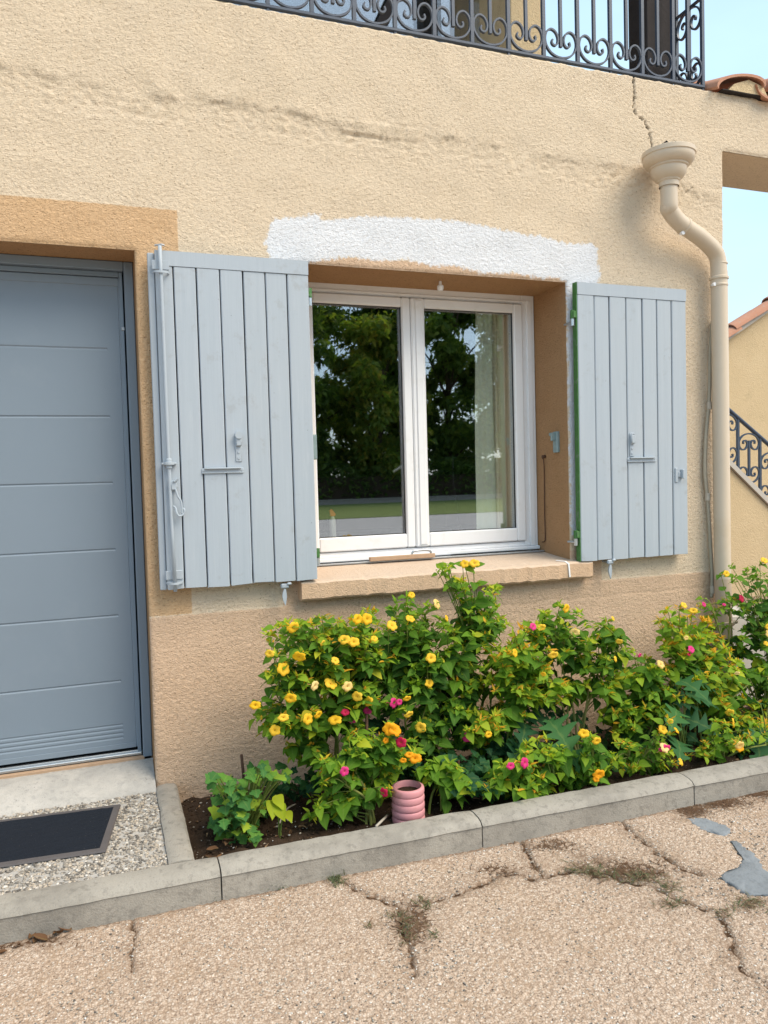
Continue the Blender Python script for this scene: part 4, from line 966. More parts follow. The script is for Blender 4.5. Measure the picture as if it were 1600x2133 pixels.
# doormat
t = empty('doormat', (-.5, -.35, -.08), 'dark navy doormat with grey rubber border before the door', 'doormat')
mz = -.078
c4 = [Vector((p.x, p.y, mz)) for p in (atz(252, 1677, mz), atz(221, 1775, mz))]
ex = Vector((-1, .075, 0)).normalized(); wl = .74
A, B = c4; Cc = B+ex*wl; D = A+ex*wl
def inset(q, d):
    cc = sum(q, Vector())/4; out = []
    for i in range(4):
        a = (q[(i+1) % 4]-q[i]).normalized(); c = (q[i-1]-q[i]).normalized(); out.append(q[i]+(a+c)*d)
    return out
Q = [A, B, Cc, D]; q1_ = inset(Q, .004); q2_ = inset(Q, .024); up_ = Vector((0, 0, 1))
vs = [p for p in Q]+[p+up_*.006 for p in q1_]+[p+up_*.007 for p in q2_]+[p+up_*.003 for p in q2_]
fs = [(k*4+i, k*4+(i+1) % 4, (k+1)*4+(i+1) % 4, (k+1)*4+i) for k in range(3) for i in range(4)]
hang(MB().add(vs, fs).build('border', 'rubber'), t)
n = 30; vs = []
for i in range(n+1):
    for k in range(n+1):
        a = q2_[0].lerp(q2_[3], i/n); c = q2_[1].lerp(q2_[2], i/n); p = a.lerp(c, k/n); vs.append((p.x, p.y, mz+.0055+random.gauss(0, .0009)))
hang(MB().add(vs, [(i*(n+1)+k, i*(n+1)+k+1, (i+1)*(n+1)+k+1, (i+1)*(n+1)+k) for i in range(n) for k in range(n)]).build('pile', 'mat_pile', None, True), t)

# flower bed soil
sxs = lines([(.084, 4.8, .02)]); sys_ = lines([(-.80, .02, .02)]); SX, SYY = np.meshgrid(sxs, sys_)
s1_ = fftnoise(len(sxs), len(sys_), .02, .06, .16, 31); s2_ = fftnoise(len(sxs), len(sys_), .02, .3, .8, 32)
kb = -.727-.015*SX
SZ = -.135+.05*0 - .02*smst(SYY, -.3, 0)+.018*smst(-(SYY-kb), -.25, -.02)+.006*s1_+.006*s2_
SZ = np.where(SYY < kb+.012, -.115, SZ); SYc = np.maximum(SYY, kb+.0015)
Vs = np.stack([SX, SYc, SZ], -1).reshape(-1, 3); ii = np.arange(SX.size).reshape(SX.shape)
soil = ob('soil', np_mesh('soil', Vs, np.stack([ii[:-1, :-1], ii[:-1, 1:], ii[1:, 1:], ii[1:, :-1]], -1).reshape(-1, 4), 'soil')); tag(soil, kind='structure')
def soil_z(x, y):
    i = min(max(int((x-.084)/.02), 0), SX.shape[1]-1); k = min(max(int((y+.80)/.02), 0), SX.shape[0]-1); return float(SZ[k, i])
n = 2600; P = np.stack([rng.uniform(.1, 3.0, n), rng.uniform(-.72, -.01, n), np.zeros(n)], -1)
P[:, 2] = [soil_z(x, y)+.002 for x, y in P[:, :2]]
o = scatter('soil_crumbs', P, .006, .7, 'soil', np.zeros(n)); tag(o, 'dark soil crumbs on the flower bed', 'soil', kind='stuff')
n = 170; P = np.stack([rng.uniform(.1, 1.2, n), rng.uniform(-.72, -.01, n), np.zeros(n)], -1); P[:, 2] = [soil_z(x, y)+.004 for x, y in P[:, :2]]
o = scatter('soil_grit', P, .0042, .7, 'pebble', np.clip(rng.normal(.7, .3, n), 0, 1), None, (.3, 1.8)); tag(o, 'pale grit sprinkled on the dark soil', 'gravel', kind='stuff')

# ------------------------------------------------------------------ leaf and flower shapes
def leaf_arrays(Ln, W, fold, curl, wave=0, seed=0, lobes=0):
    # a blade along +Y, normal +Z; returns vertices, faces (quads) and the distance from the midrib
    r = random.Random(seed); st_ = [0, .1, .25, .42, .6, .78, .92, 1.0] if not lobes else [k/(4*lobes+2) for k in range(4*lobes+3)]
    V, rib = [], []
    for k, t in enumerate(st_):
        wv = (math.sin(PI*min(1, t**.72))**.85)*(1-.35*t) if not lobes else (math.sin(PI*min(1, (t*.93+.07)**.8))**.7)*((.78+.22*math.cos(2*PI*lobes*t)) if lobes < 4 else (.60+.40*math.cos(2*PI*lobes*t)))
        if t >= 1: wv = .01
        if t <= 0: wv = .04 if not lobes else .1
        hw = W/2*wv*(1.18 if not lobes else 1.25)
        y = Ln*t; z = -curl*Ln*t*t
        wz = wave*W*math.sin(t*9+seed)
        V += [(-hw, y-(lobes and .02*Ln), z+hw*fold+wz), (0, y, z), (hw, y-(lobes and .02*Ln), z+hw*fold-wz)]; rib += [1, 0, 1]
    F = [(k*3+j, k*3+j+1, (k+1)*3+j+1, (k+1)*3+j) for k in range(len(st_)-1) for j in (0, 1)]
    return np.array(V), np.array(F), np.array(rib, float)
LEAVES = [leaf_arrays(1, .70, .30, .30, .03, 1), leaf_arrays(1, .80, .2, .45, .04, 2), leaf_arrays(1, .64, .45, .18, .03, 3), leaf_arrays(1, .74, .12, .6, .05, 4)]
BUDLEAF = [leaf_arrays(1, .34, .5, .2, 0, 5), leaf_arrays(1, .28, .4, -.1, 0, 6), leaf_arrays(1, .12, .9, .1, 0, 7)]
LOBED = [leaf_arrays(1, .95, .15, .35, .05, 7, 2), leaf_arrays(1, .90, .25, .5, .05, 8, 3), leaf_arrays(1, 1.1, .1, .25, .06, 9, 2)]
BIGLOBED = [leaf_arrays(1, .62, .25, .45, .03, 17, 4), leaf_arrays(1, .70, .35, .6, .03, 18, 5)]
def leaf_meshes(arrs, mat, tag_):
    out = []
    for i, (V, F, rib) in enumerate(arrs):
        out.append(np_mesh(tag_, V, F, mat, {'rib': rib}))
    return out
LM = leaf_meshes(LEAVES, 'leaf_single', 'leaf'); LOM = leaf_meshes(LOBED, 'leaf_dark_single', 'lobed_leaf'); BLM = leaf_meshes(BIGLOBED, 'leaf_dark_single', 'jagged_leaf')
def frame(dirv, nrm):      # 3x3 with Y along dirv and Z near nrm
    y = dirv.normalized(); x = y.cross(nrm)
    if x.length < 1e-4: x = y.cross(Vector((1, .2, .1)))
    x.normalize(); z = x.cross(y); return Matrix((x, y, z)).transposed()
def batch(name, items, arrs, mat, parent, extra_tone=None):
    # joins many leaves into one mesh (leaves that are too many or too small to be objects)
    if not items: return None
    Vs, Fs, T, R = [], [], [], []; o = 0
    for (pos, m3, size, tone, k) in items:
        V, F, rib = arrs[k]; A = np.array(m3)
        Vs.append((V*size)@A.T+np.array(pos)); Fs.append(F+o); T.append(np.full(len(V), tone)); R.append(rib); o += len(V)
    ob_ = ob(name, np_mesh(name, np.vstack(Vs), np.vstack(Fs), mat, {'tone': np.concatenate(T), 'rib': np.concatenate(R)}))
    if parent: hang(ob_, parent)
    return tag(ob_, kind='stuff')
def flower_mesh(name, mat, R=.0155, tube=.028, seed=0, side=0):
    # five notched lobes on a flared mouth, narrow tube behind; faces +Z
    r = random.Random(seed); n = 30; V = []; rib = []; rings = [(.10, 0, .0), (.30, .004, .3), (.62, .006, .7), (.92, .0045, 1), (1.0, .001, 1)]
    for q, (f, h, rb) in enumerate(rings):
        for j in range(n):
            a = 2*PI*j/n; lob = 1-(.17*abs(math.cos(2.5*a))**6+.03*r.random())*(q >= 2)*(1 if q > 2 else .5)
            ru = .0016*math.sin(5*a+seed)*(q >= 3)+.001*math.sin(10*a)*(q >= 3)
            V.append((R*f*lob*math.cos(a), R*f*lob*math.sin(a)*(1-side), h+ru)); rib.append(rb)
    F = [(q*n+j, q*n+(j+1) % n, (q+1)*n+(j+1) % n, (q+1)*n+j) for q in range(len(rings)-1) for j in range(n)]
    o = len(V); m = 8
    for (rr, z) in ((.0017, 0.0), (.0013, -tube*.5), (.0020, -tube)):
        for j in range(m): a = 2*PI*j/m; V.append((rr*math.cos(a), rr*math.sin(a), z)); rib.append(.2)
    F += [(o+q*m+j, o+q*m+(j+1) % m, o+(q+1)*m+(j+1) % m, o+(q+1)*m+j) for q in range(2) for j in range(m)]
    return np_mesh(name, np.array(V), np.array(F), mat, {'rib': np.array(rib)})
FM = {}
for key, mt in (('y', 'petal_yellow'), ('o', 'petal_orange'), ('l', 'petal_pale'), ('p', 'petal_pink'), ('r', 'petal_red')):
    FM[key] = [flower_mesh('flower', mt, .0235, .034, s, .0 if s < 2 else .12) for s in range(3)]

def plant(base, clumps, yr, flowers, label, tone=(.12, .85), dens=1.0, leaf=.068, nobj=95, stems=None, buds=1.0, seed=0, group='flowering plants in the bed', stem_vis=True):
    R = random.Random(seed+99)
    bp = at(base[0], base[1], base[2]); bx, by = bp.x, base[2]; bz = soil_z(bx, by)-.01
    t = empty('flowering_plant', (bx, by, bz), label, 'plant', group)
    tips = []
    for (u, v, ru, rv) in clumps:
        n = max(4, int(dens*ru*rv/80))
        for _ in range(n):
            a = R.uniform(0, 2*PI); q = math.sqrt(R.random())
            y = yr[0]+(yr[1]-yr[0])*R.random()
            p = at(u+ru*q*math.cos(a), v+rv*q*math.sin(a), y); p.z = max(p.z, soil_z(p.x, y)+.015)
            tips.append((p, None, (v-rv-(v+rv*q*math.sin(a)))/-(2*rv)))
    for (u, v, k) in flowers:
        y = yr[0]-R.uniform(-.02, .03); y = max(y, -.80)
        tips.append((at(u, v, y), k, 0))
    # main stems, then side shoots that leave them on the way to the tips
    sb = MB(); mains = []
    ns = stems or 5
    cz = sum(p.z for p, _, _ in tips)/len(tips); cxm = sum(p.x for p, _, _ in tips)/len(tips); xr = max(abs(p.x-cxm) for p, _, _ in tips); cym = sum(p.y for p, _, _ in tips)/len(tips)
    for i in range(ns):
        f = (i+.5)/ns*2-1
        top_ = Vector((cxm+f*xr*.55+R.gauss(0, .015), cym+R.gauss(0, .05), bz+(cz-bz)*R.uniform(.75, 1.05)))
        b0 = Vector((bx+R.gauss(0, .02), by+R.gauss(0, .02), bz)); mid = b0.lerp(top_, .5)+Vector((-(top_.x-b0.x)*.18+R.gauss(0, .01), R.gauss(0, .012), .02))
        pth_ = catmull([b0, mid, top_], 6); mains.append(pth_); sb.tube(pth_, [.0062-.0032*k/(len(pth_)-1) for k in range(len(pth_))], 7)
    so = sb.build('stem', 'stem', None, True); hang(so, t)
    me = so.data; me.attributes.new('tone', 'FLOAT', 'POINT').data.foreach_set('value', [R.uniform(.2, .9)]*len(me.vertices)); me.attributes.new('rib', 'FLOAT', 'POINT').data.foreach_set('value', [1.0]*len(me.vertices))
    items = []; budit = []; twigs = MB(); nfl = 0; tw_t = []
    for p, k, hrel in tips:
        best = min(((q-p).length+(.3 if q.z > p.z-.02 else 0), i, j) for i, mn in enumerate(mains) for j, q in enumerate(mn)); st0 = mains[best[1]][best[2]]
        L_ = (p-st0).length
        if L_ > .02:
            pm = st0.lerp(p, .5)+Vector((R.gauss(0, .01), R.gauss(0, .01), .02 if p.z > st0.z else .045)); tp = catmull([st0, pm, p], 4)
            twigs.tube(tp, [.0030-.0016*q/(len(tp)-1) for q in range(len(tp))], 5, False)
        else: tp = [st0, p]
        out = Vector((p.x-cxm, (p.y-cym)*1.2-.06, .05)).normalized()
        d0 = (tp[-1]-tp[-2]); d0 = d0.normalized() if d0.length > 1e-5 else Vector((0, 0, 1))
        # opposite leaf pairs down the shoot
        npair = R.choice((2, 3, 3, 4)); a = R.uniform(0, PI)
        for j in range(npair):
            f = 1-j*.22-R.uniform(0, .06); q = tp[max(0, min(len(tp)-1, int(round(f*(len(tp)-1)))))]
            a += PI/2+R.gauss(0, .2)
            side_ = Vector((math.cos(a), math.sin(a)*.85-.2, 0))
            for sgn in (1, -1):
                if R.random() < .08: continue
                dv = (side_*sgn+d0*.25+Vector((0, -.25, R.uniform(-.55, .35)))).normalized()
                nrm = (Vector((0, 0, 1))+out*.55+Vector((R.gauss(0, .3), R.gauss(0, .3)-.2, R.gauss(0, .2)))).normalized()
                size = leaf*(.52+.28*j/npair*1.6)*R.choice((.6, .8, 1, 1.1, 1.35))*R.uniform(.85, 1.15)
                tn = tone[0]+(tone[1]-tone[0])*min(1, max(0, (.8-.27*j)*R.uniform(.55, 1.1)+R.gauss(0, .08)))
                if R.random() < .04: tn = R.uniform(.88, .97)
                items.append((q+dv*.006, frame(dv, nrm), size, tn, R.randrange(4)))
        # crowded young leaves and buds at the tip
        nbud = int(R.choice((4, 6, 8))*buds)
        for j in range(nbud):
            a = R.uniform(0, 2*PI); dv = (Vector((math.cos(a), math.sin(a)-.2, R.uniform(.1, 1.3)))).normalized()
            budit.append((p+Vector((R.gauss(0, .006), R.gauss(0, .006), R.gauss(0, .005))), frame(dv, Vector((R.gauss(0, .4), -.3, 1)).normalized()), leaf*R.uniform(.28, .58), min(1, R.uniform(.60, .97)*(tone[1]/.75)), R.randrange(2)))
        if R.random() < .13:       # closed tubes beside the open flowers
            for _ in range(R.choice((1, 2, 3))):
                dv = Vector((R.gauss(0, .7), -.7, R.gauss(.2, .5))).normalized(); budit.append((p, frame(dv, Vector((0, -.3, 1))), leaf*R.uniform(.4, .65), R.uniform(.94, .99), 2))
        if k:
            fm = FM[k][R.randrange(3)]
            fo = ob('flower', fm); face = (Vector((R.gauss(0, .7)-.1, -1, R.gauss(.3, .5)))).normalized()
            fo.matrix_world = Matrix.LocRotScale(p+face*.030, frame(Vector((R.gauss(0, 1), 0, 1)), face).to_quaternion() if abs(face.z) < .95 else face.to_track_quat('Z', 'Y'), Vector((1, 1, 1))*R.uniform(.82, 1.12))
            mw = face.to_track_quat('Z', 'Y'); fo.matrix_world = Matrix.LocRotScale(p+face*.030, mw, Vector((1, R.uniform(.72, 1), 1))*R.choice((.6, .8, .95, 1.05, 1.2)))
            hang(fo, t)
    if twigs.v:
        to = twigs.build('twigs', 'stem', None, True); hang(to, t); me = to.data; tag(to, kind='stuff')
        me.attributes.new('tone', 'FLOAT', 'POINT').data.foreach_set('value', [R.uniform(.1, .7)]*len(me.vertices)); me.attributes.new('rib', 'FLOAT', 'POINT').data.foreach_set('value', [1.0]*len(me.vertices))
    items.sort(key=lambda it: it[0].y-.6*it[2]-R.random()*.10)
    inv = Matrix.Translation(-t.location)
    for (pos, m3, size, tn, k) in items[:nobj]:
        o = bpy.data.objects.new('leaf', LM[k]); COL.objects.link(o)
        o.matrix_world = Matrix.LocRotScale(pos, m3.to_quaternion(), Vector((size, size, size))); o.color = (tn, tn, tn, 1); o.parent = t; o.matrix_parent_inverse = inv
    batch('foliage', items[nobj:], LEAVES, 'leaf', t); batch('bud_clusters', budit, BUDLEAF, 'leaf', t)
    return t

plant((705, 1650, -.40), [(600, 1335, 42, 38), (655, 1312, 55, 28), (720, 1345, 70, 55), (600, 1415, 42, 36), (680, 1430, 75, 42), (565, 1500, 36, 34), (635, 1510, 55, 32), (760, 1298, 45, 30), (790, 1395, 55, 50), (720, 1480, 55, 40), (640, 1570, 45, 30), (690, 1385, 60, 40)], (-.56, -.24),
    [(572, 1364, 'y'), (630, 1359, 'y'), (581, 1397, 'y'), (641, 1425, 'l'), (681, 1436, 'y'), (714, 1428, 'l'), (753, 1448, 'y'), (731, 1289, 'y'), (756, 1291, 'y'), (716, 1337, 'y'), (733, 1342, 'y'), (531, 1469, 'y'), (587, 1496, 'y'), (575, 1522, 'y'), (630, 1498, 'y'), (778, 1461, 'y'), (660, 1330, 'y'), (600, 1300, 'y'), (690, 1385, 'y'), (610, 1450, 'y'), (770, 1340, 'y'), (650, 1480, 'y'), (700, 1510, 'y')],
    'broad leafy bush full of yellow flowers, leftmost of the tall bushes', seed=1, nobj=260, stems=6)
plant((860, 1620, -.36), [(850, 1275, 52, 28), (830, 1330, 50, 40), (890, 1310, 36, 40), (880, 1385, 50, 45), (870, 1465, 55, 50), (900, 1545, 48, 45), (840, 1420, 40, 40), (925, 1490, 36, 40)], (-.50, -.18),
    [(809, 1312, 'y'), (848, 1301, 'y'), (847, 1245, 'y'), (916, 1291, 'y'), (891, 1373, 'y'), (881, 1427, 'y'), (841, 1445, 'y'), (841, 1477, 'y'), (881, 1512, 'y'), (895, 1264, 'l'), (806, 1464, 'p'), (825, 1459, 'p'), (769, 1481, 'p'), (741, 1497, 'p'), (716, 1489, 'r')],
    'leafy bush with yellow and some pink flowers below the sill middle', tone=(.05, .62), seed=2, nobj=200)
plant((990, 1620, -.34), [(942, 1198, 36, 24), (995, 1240, 42, 28), (985, 1310, 48, 42), (1035, 1290, 24, 30), (950, 1355, 45, 42), (1000, 1400, 42, 34), (950, 1450, 40, 50), (975, 1520, 36, 40)], (-.48, -.20),
    [(969, 1180, 'y'), (986, 1181, 'y'), (978, 1531, 'p')], 'tallest bush, its top reaching above the window sill', tone=(.12, .8), seed=3, nobj=190)
plant((1045, 1625, -.42), [(1060, 1370, 50, 30), (1100, 1335, 36, 28), (1050, 1430, 55, 30), (1115, 1405, 32, 32), (1005, 1520, 40, 36), (1060, 1490, 36, 26), (1110, 1455, 36, 30), (1155, 1445, 30, 30)], (-.56, -.30),
    [(1059, 1362, 'y'), (1145, 1356, 'y'), (1136, 1400, 'y'), (1008, 1527, 'y'), (1100, 1309, 'p')], 'yellowish bush with thick pale stems, right of the tallest bush', tone=(.3, .92), dens=1.3, seed=4, nobj=150, buds=1.3)
plant((1205, 1610, -.36), [(1165, 1292, 48, 26), (1110, 1312, 26, 18), (1205, 1330, 52, 32), (1270, 1322, 40, 24), (1230, 1378, 52, 22), (1160, 1370, 42, 26), (1290, 1360, 24, 26), (1180, 1430, 32, 24), (1250, 1430, 34, 24)], (-.50, -.20),
    [(1166, 1264, 'y'), (1200, 1317, 'l'), (1267, 1375, 'y'), (1264, 1294, 'y'), (1120, 1300, 'y'), (1290, 1330, 'y')], 'umbrella shaped bush on bare forked stems below the right shutter', tone=(.15, .78), seed=5, nobj=190, stems=6)
plant((1325, 1605, -.38), [(1330, 1400, 50, 32), (1290, 1440, 34, 40), (1375, 1420, 42, 32), (1335, 1480, 50, 34), (1280, 1505, 34, 26), (1395, 1470, 30, 30), (1310, 1535, 36, 26)], (-.54, -.24),
    [(1320, 1358, 'p'), (1366, 1390, 'l')], 'bush with one pink flower on top, left of the jagged leaves', tone=(.15, .82), dens=1.3, seed=6, nobj=160)
plant((1465, 1580, -.36), [(1400, 1292, 38, 22), (1450, 1312, 42, 24), (1400, 1345, 26, 26), (1480, 1345, 42, 30), (1500, 1395, 42, 30), (1525, 1450, 50, 32), (1565, 1500, 36, 40), (1420, 1400, 36, 30), (1445, 1470, 30, 30), (1480, 1440, 36, 30)], (-.50, -.18),
    [(1420, 1325, 'l'), (1415, 1268, 'y'), (1442, 1277, 'y'), (1428, 1358, 'p'), (1424, 1366, 'r'), (1530, 1394, 'l'), (1516, 1478, 'y')], 'loose yellow-green bush with a large pink bloom near the rain pipe', tone=(.3, .95), dens=1.3, seed=7, nobj=190, buds=1.4)
plant((1505, 1560, -.20), [(1465, 1252, 16, 10), (1505, 1256, 18, 12), (1490, 1290, 20, 20)], (-.30, -.16), [(1455, 1264, 'p'), (1500, 1267, 'p'), (1532, 1250, 'r')], 'thin shoot with small pink flowers in front of the rain pipe', tone=(.35, .95), seed=8, nobj=16, stems=2, leaf=.045)
plant((1590, 1560, -.26), [(1545, 1195, 34, 20), (1590, 1222, 36, 32), (1560, 1262, 34, 30), (1605, 1300, 28, 42), (1600, 1380, 28, 42), (1640, 1250, 40, 50), (1650, 1360, 40, 60), (1610, 1450, 40, 40), (1560, 1340, 26, 36), (1575, 1430, 30, 40)], (-.38, -.10),
    [(1583, 1175, 'y'), (1502, 1197, 'y'), (1595, 1305, 'y'), (1587, 1322, 'l'), (1587, 1347, 'y'), (1590, 1408, 'l')], 'tall dark green bush at the far right edge past the pipe', tone=(.05, .6), seed=9, nobj=200)
plant((770, 1660, -.58), [(715, 1592, 50, 30), (680, 1605, 26, 24), (790, 1572, 50, 34), (760, 1540, 42, 30), (815, 1605, 32, 24), (845, 1560, 26, 24), (745, 1630, 50, 20), (665, 1655, 28, 30), (720, 1662, 46, 16), (785, 1652, 28, 16), (655, 1690, 24, 12)], (-.68, -.48),
    [(794, 1539, 'o'), (814, 1530, 'o'), (811, 1512, 'o'), (841, 1580, 'o'), (862, 1583, 'o'), (850, 1575, 'o'), (711, 1602, 'p'), (844, 1547, 'r'), (808, 1644, 'r')], 'low front plant with orange and pink flowers behind the pink pot', tone=(.25, .8), seed=10, nobj=170, leaf=.06)
plant((905, 1650, -.60), [(895, 1610, 32, 24), (925, 1605, 28, 26), (940, 1635, 26, 16), (975, 1640, 26, 14)], (-.68, -.54), [], 'small bright leafy shoot just right of the pink pot', tone=(.35, .7), seed=11, nobj=30, stems=2, leaf=.07, buds=.6)
plant((1090, 1650, -.62), [(1045, 1612, 26, 24), (1085, 1605, 32, 22), (1130, 1615, 32, 28), (1125, 1560, 32, 24), (1130, 1650, 20, 16), (1060, 1640, 30, 14), (1105, 1648, 24, 16), (1015, 1640, 32, 14)], (-.74, -.56), [(1055, 1595, 'p'), (1080, 1588, 'p')], 'low plant with two magenta flowers leaning over the kerb', tone=(.3, .85), seed=12, nobj=90, leaf=.065, stems=3)
plant((1205, 1625, -.62), [(1190, 1605, 32, 26), (1230, 1595, 24, 22), (1180, 1565, 24, 18), (1270, 1590, 24, 22), (1225, 1545, 26, 16), (1185, 1636, 28, 12), (1255, 1612, 24, 12)], (-.74, -.55), [(1212, 1531, 'y'), (1233, 1536, 'y'), (1239, 1605, 'o'), (1244, 1625, 'o')], 'low plant with orange-yellow flowers touching the kerb edge', tone=(.25, .75), seed=13, nobj=90, leaf=.065, stems=3)
plant((1365, 1600, -.62), [(1350, 1572, 32, 18), (1320, 1590, 16, 12), (1382, 1550, 24, 22), (1300, 1560, 24, 18), (1335, 1598, 28, 8), (1395, 1588, 24, 10), (1300, 1588, 24, 12)], (-.72, -.54), [(1393, 1497, 'y'), (1372, 1526, 'y'), (1396, 1530, 'y'), (1376, 1548, 'p'), (1372, 1565, 'l'), (1403, 1592, 'y')], 'low cluster of yellow flowers with one pink at the kerb joint', tone=(.35, .9), seed=14, nobj=80, leaf=.05, stems=3)
plant((1505, 1590, -.60), [(1490, 1525, 32, 22), (1530, 1545, 30, 22), (1470, 1560, 30, 16), (1575, 1535, 26, 30), (1450, 1580, 28, 10), (1540, 1572, 30, 10)], (-.70, -.50), [(1530, 1544, 'l'), (1531, 1558, 'o'), (1510, 1505, 'y')], 'low plant with many slim yellow buds right of the jagged leaves', tone=(.35, .92), seed=15, nobj=80, leaf=.05, stems=3, buds=1.6)

def lobed_plant(name, base, leaves, label, meshes, arrs, seed, size, tone=(.1, .7), group='low plants with cut leaves'):
    R = random.Random(seed); bp = at(*base); bz = soil_z(bp.x, base[2])-.005
    t = empty(name, (bp.x, base[2], bz), label, 'plant', group); tw = MB()
    for (u, v, y, s_, tn) in leaves:
        tip = at(u, v, y); st0 = Vector((bp.x+R.gauss(0, .01), base[2]+R.gauss(0, .01), bz))
        dv = Vector((tip.x-st0.x, tip.y-st0.y-.05, 0)); dv = (dv.normalized() if dv.length > .01 else Vector((0, -1, 0)))+Vector((R.gauss(0, .25), R.gauss(0, .2)-.15, R.uniform(-.35, .25))); dv.normalize()
        L_ = size*s_; p0 = tip-dv*L_*.5
        p0.z = max(p0.z, bz+.02)
        tw.tube(catmull([st0, st0.lerp(p0, .6)+Vector((0, 0, .02)), p0], 4), .0026, 6)
        nrm = (Vector((R.gauss(0, .3), -.55, .9))).normalized(); k = R.randrange(len(meshes))
        o = bpy.data.objects.new('leaf', meshes[k]); COL.objects.link(o); o.matrix_world = Matrix.LocRotScale(p0, frame(dv, nrm).to_quaternion(), Vector((L_, L_, L_))); tq = tn if tn is not None else tone[0]+(tone[1]-tone[0])*R.random(); o.color = (tq, tq, tq, 1); hang(o, t)
    so = tw.build('leaf_stalks', 'stem', None, True); hang(so, t); me = so.data; tag(so, kind='stuff')
    me.attributes.new('tone', 'FLOAT', 'POINT').data.foreach_set('value', [.3]*len(me.vertices)); me.attributes.new('rib', 'FLOAT', 'POINT').data.foreach_set('value', [1.]*len(me.vertices))
    return t
R = random.Random(5)
lv = []
for (u, v, ru, rv, n) in ((465, 1630, 26, 16, 12), (560, 1606, 40, 16, 22), (485, 1690, 36, 30, 34), (525, 1700, 36, 30, 34), (505, 1745, 45, 16, 24), (450, 1722, 20, 14, 12), (510, 1650, 34, 26, 24)):
    for _ in range(int(n*1.4)): lv.append((u+R.uniform(-ru, ru), v+R.uniform(-rv, rv), -.45+R.uniform(-.2, .18), R.uniform(.7, 1.25), None))
lv += [(485, 1650, -.5, 1.3, .98), (500, 1655, -.52, 1.1, .95), (470, 1645, -.5, 1.0, .92)]
lobed_plant('weed_plant', (505, 1715, -.48), lv, 'dark green lobed weed in the bed corner by the side kerb', LOM, LOBED, 3, .042, (.45, 1.0))
lobed_plant('weed_plant', (580, 1715, -.58), [(585, 1690, -.6, 1.1, .88), (570, 1680, -.58, 1.1, .86), (600, 1700, -.6, 1.0, .88), (580, 1665, -.58, .9, .9)], 'small bright green seedling right of the dark weed', LM, LEAVES, 4, .065)
lobed_plant('jagged_leaf_plant', (1120, 1625, -.50), [(1175, 1530, -.62, 1.5, .5), (1095, 1515, -.52, 1.3, .25), (1130, 1490, -.42, 1.2, .2), (1080, 1560, -.55, 1.1, .3), (1150, 1570, -.55, 1.0, .35), (1050, 1545, -.45, 1.1, .15)], 'large jagged dark leaves between the two low flower clumps', BLM, BIGLOBED, 6, .14)
lobed_plant('jagged_leaf_plant', (1425, 1595, -.52), [(1445, 1425, -.56, 1.3, .45), (1470, 1450, -.5, 1.3, .4), (1410, 1490, -.62, 1.25, .55), (1420, 1550, -.64, 1.3, .45), (1455, 1500, -.55, 1.2, .3), (1390, 1450, -.45, 1.1, .2), (1480, 1420, -.48, 1.2, .5), (1430, 1460, -.5, 1.1, .25)], 'large jagged blue-green leaves below the big pink bloom', BLM, BIGLOBED, 7, .14)
lobed_plant('jagged_leaf_plant', (1600, 1600, -.55), [(1585, 1555, -.68, 1.4, .4), (1600, 1580, -.7, 1.3, .5), (1560, 1580, -.66, 1.2, .35), (1610, 1530, -.6, 1.3, .3), (1570, 1455, -.45, 1.0, .35)], 'large jagged leaves over the kerb at the right edge', BLM, BIGLOBED, 8, .15)
# ivy-like undergrowth low in the bed
R = random.Random(21); items = []
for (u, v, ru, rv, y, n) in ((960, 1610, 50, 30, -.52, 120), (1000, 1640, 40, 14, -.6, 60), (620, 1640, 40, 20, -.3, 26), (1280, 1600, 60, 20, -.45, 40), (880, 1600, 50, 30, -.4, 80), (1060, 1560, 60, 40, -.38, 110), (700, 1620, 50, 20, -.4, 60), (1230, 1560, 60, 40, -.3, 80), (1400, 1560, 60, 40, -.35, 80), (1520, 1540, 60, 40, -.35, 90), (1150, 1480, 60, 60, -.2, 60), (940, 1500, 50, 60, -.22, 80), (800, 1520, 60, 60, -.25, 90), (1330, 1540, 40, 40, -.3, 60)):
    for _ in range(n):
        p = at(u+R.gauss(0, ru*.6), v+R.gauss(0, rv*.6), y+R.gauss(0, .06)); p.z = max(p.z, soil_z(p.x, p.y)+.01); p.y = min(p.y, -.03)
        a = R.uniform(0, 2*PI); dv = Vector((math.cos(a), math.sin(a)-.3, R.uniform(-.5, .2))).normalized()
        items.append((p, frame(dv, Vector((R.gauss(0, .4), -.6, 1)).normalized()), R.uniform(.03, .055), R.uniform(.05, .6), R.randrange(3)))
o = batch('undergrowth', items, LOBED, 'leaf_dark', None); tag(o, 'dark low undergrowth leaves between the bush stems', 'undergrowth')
# stakes and sticks
def stick(pts, r, mat, name, label, cat, group=None):
    return tag(MB().tube(pts, r, 7).build(name, mat, None, True), label, cat, group)
p = at(507, 1612, -.30); q = at(503, 1572, -.30); stick([(p.x, -.30, -.16), tuple(p), tuple(q)], .006, 'stick', 'stake', 'short dark stake standing above the lobed weed', 'stake', 'stakes in the bed')
p = at(762, 1640, -.50); q = at(764, 1488, -.52); stick([(p.x, -.50, -.14), tuple(q)], .006, 'stick', 'stake', 'dark reddish stake among the pink flowers of the left bushes', 'stake', 'stakes in the bed')
p = at(955, 1640, -.55); q = at(955, 1582, -.55); stick([(p.x, -.55, -.14), tuple(q)], .005, 'stick', 'stake', 'short dark stake with pale tip right of the pink pot', 'stake', 'stakes in the bed')
p = at(820, 1678, -.66); q = at(785, 1712, -.70); stick([(p.x, -.60, soil_z(p.x, -.60)+.012), (q.x, -.69, -.092)], .005, 'pale_stick', 'stick', 'pale dry stick lying on the soil left of the pink pot', 'stick')
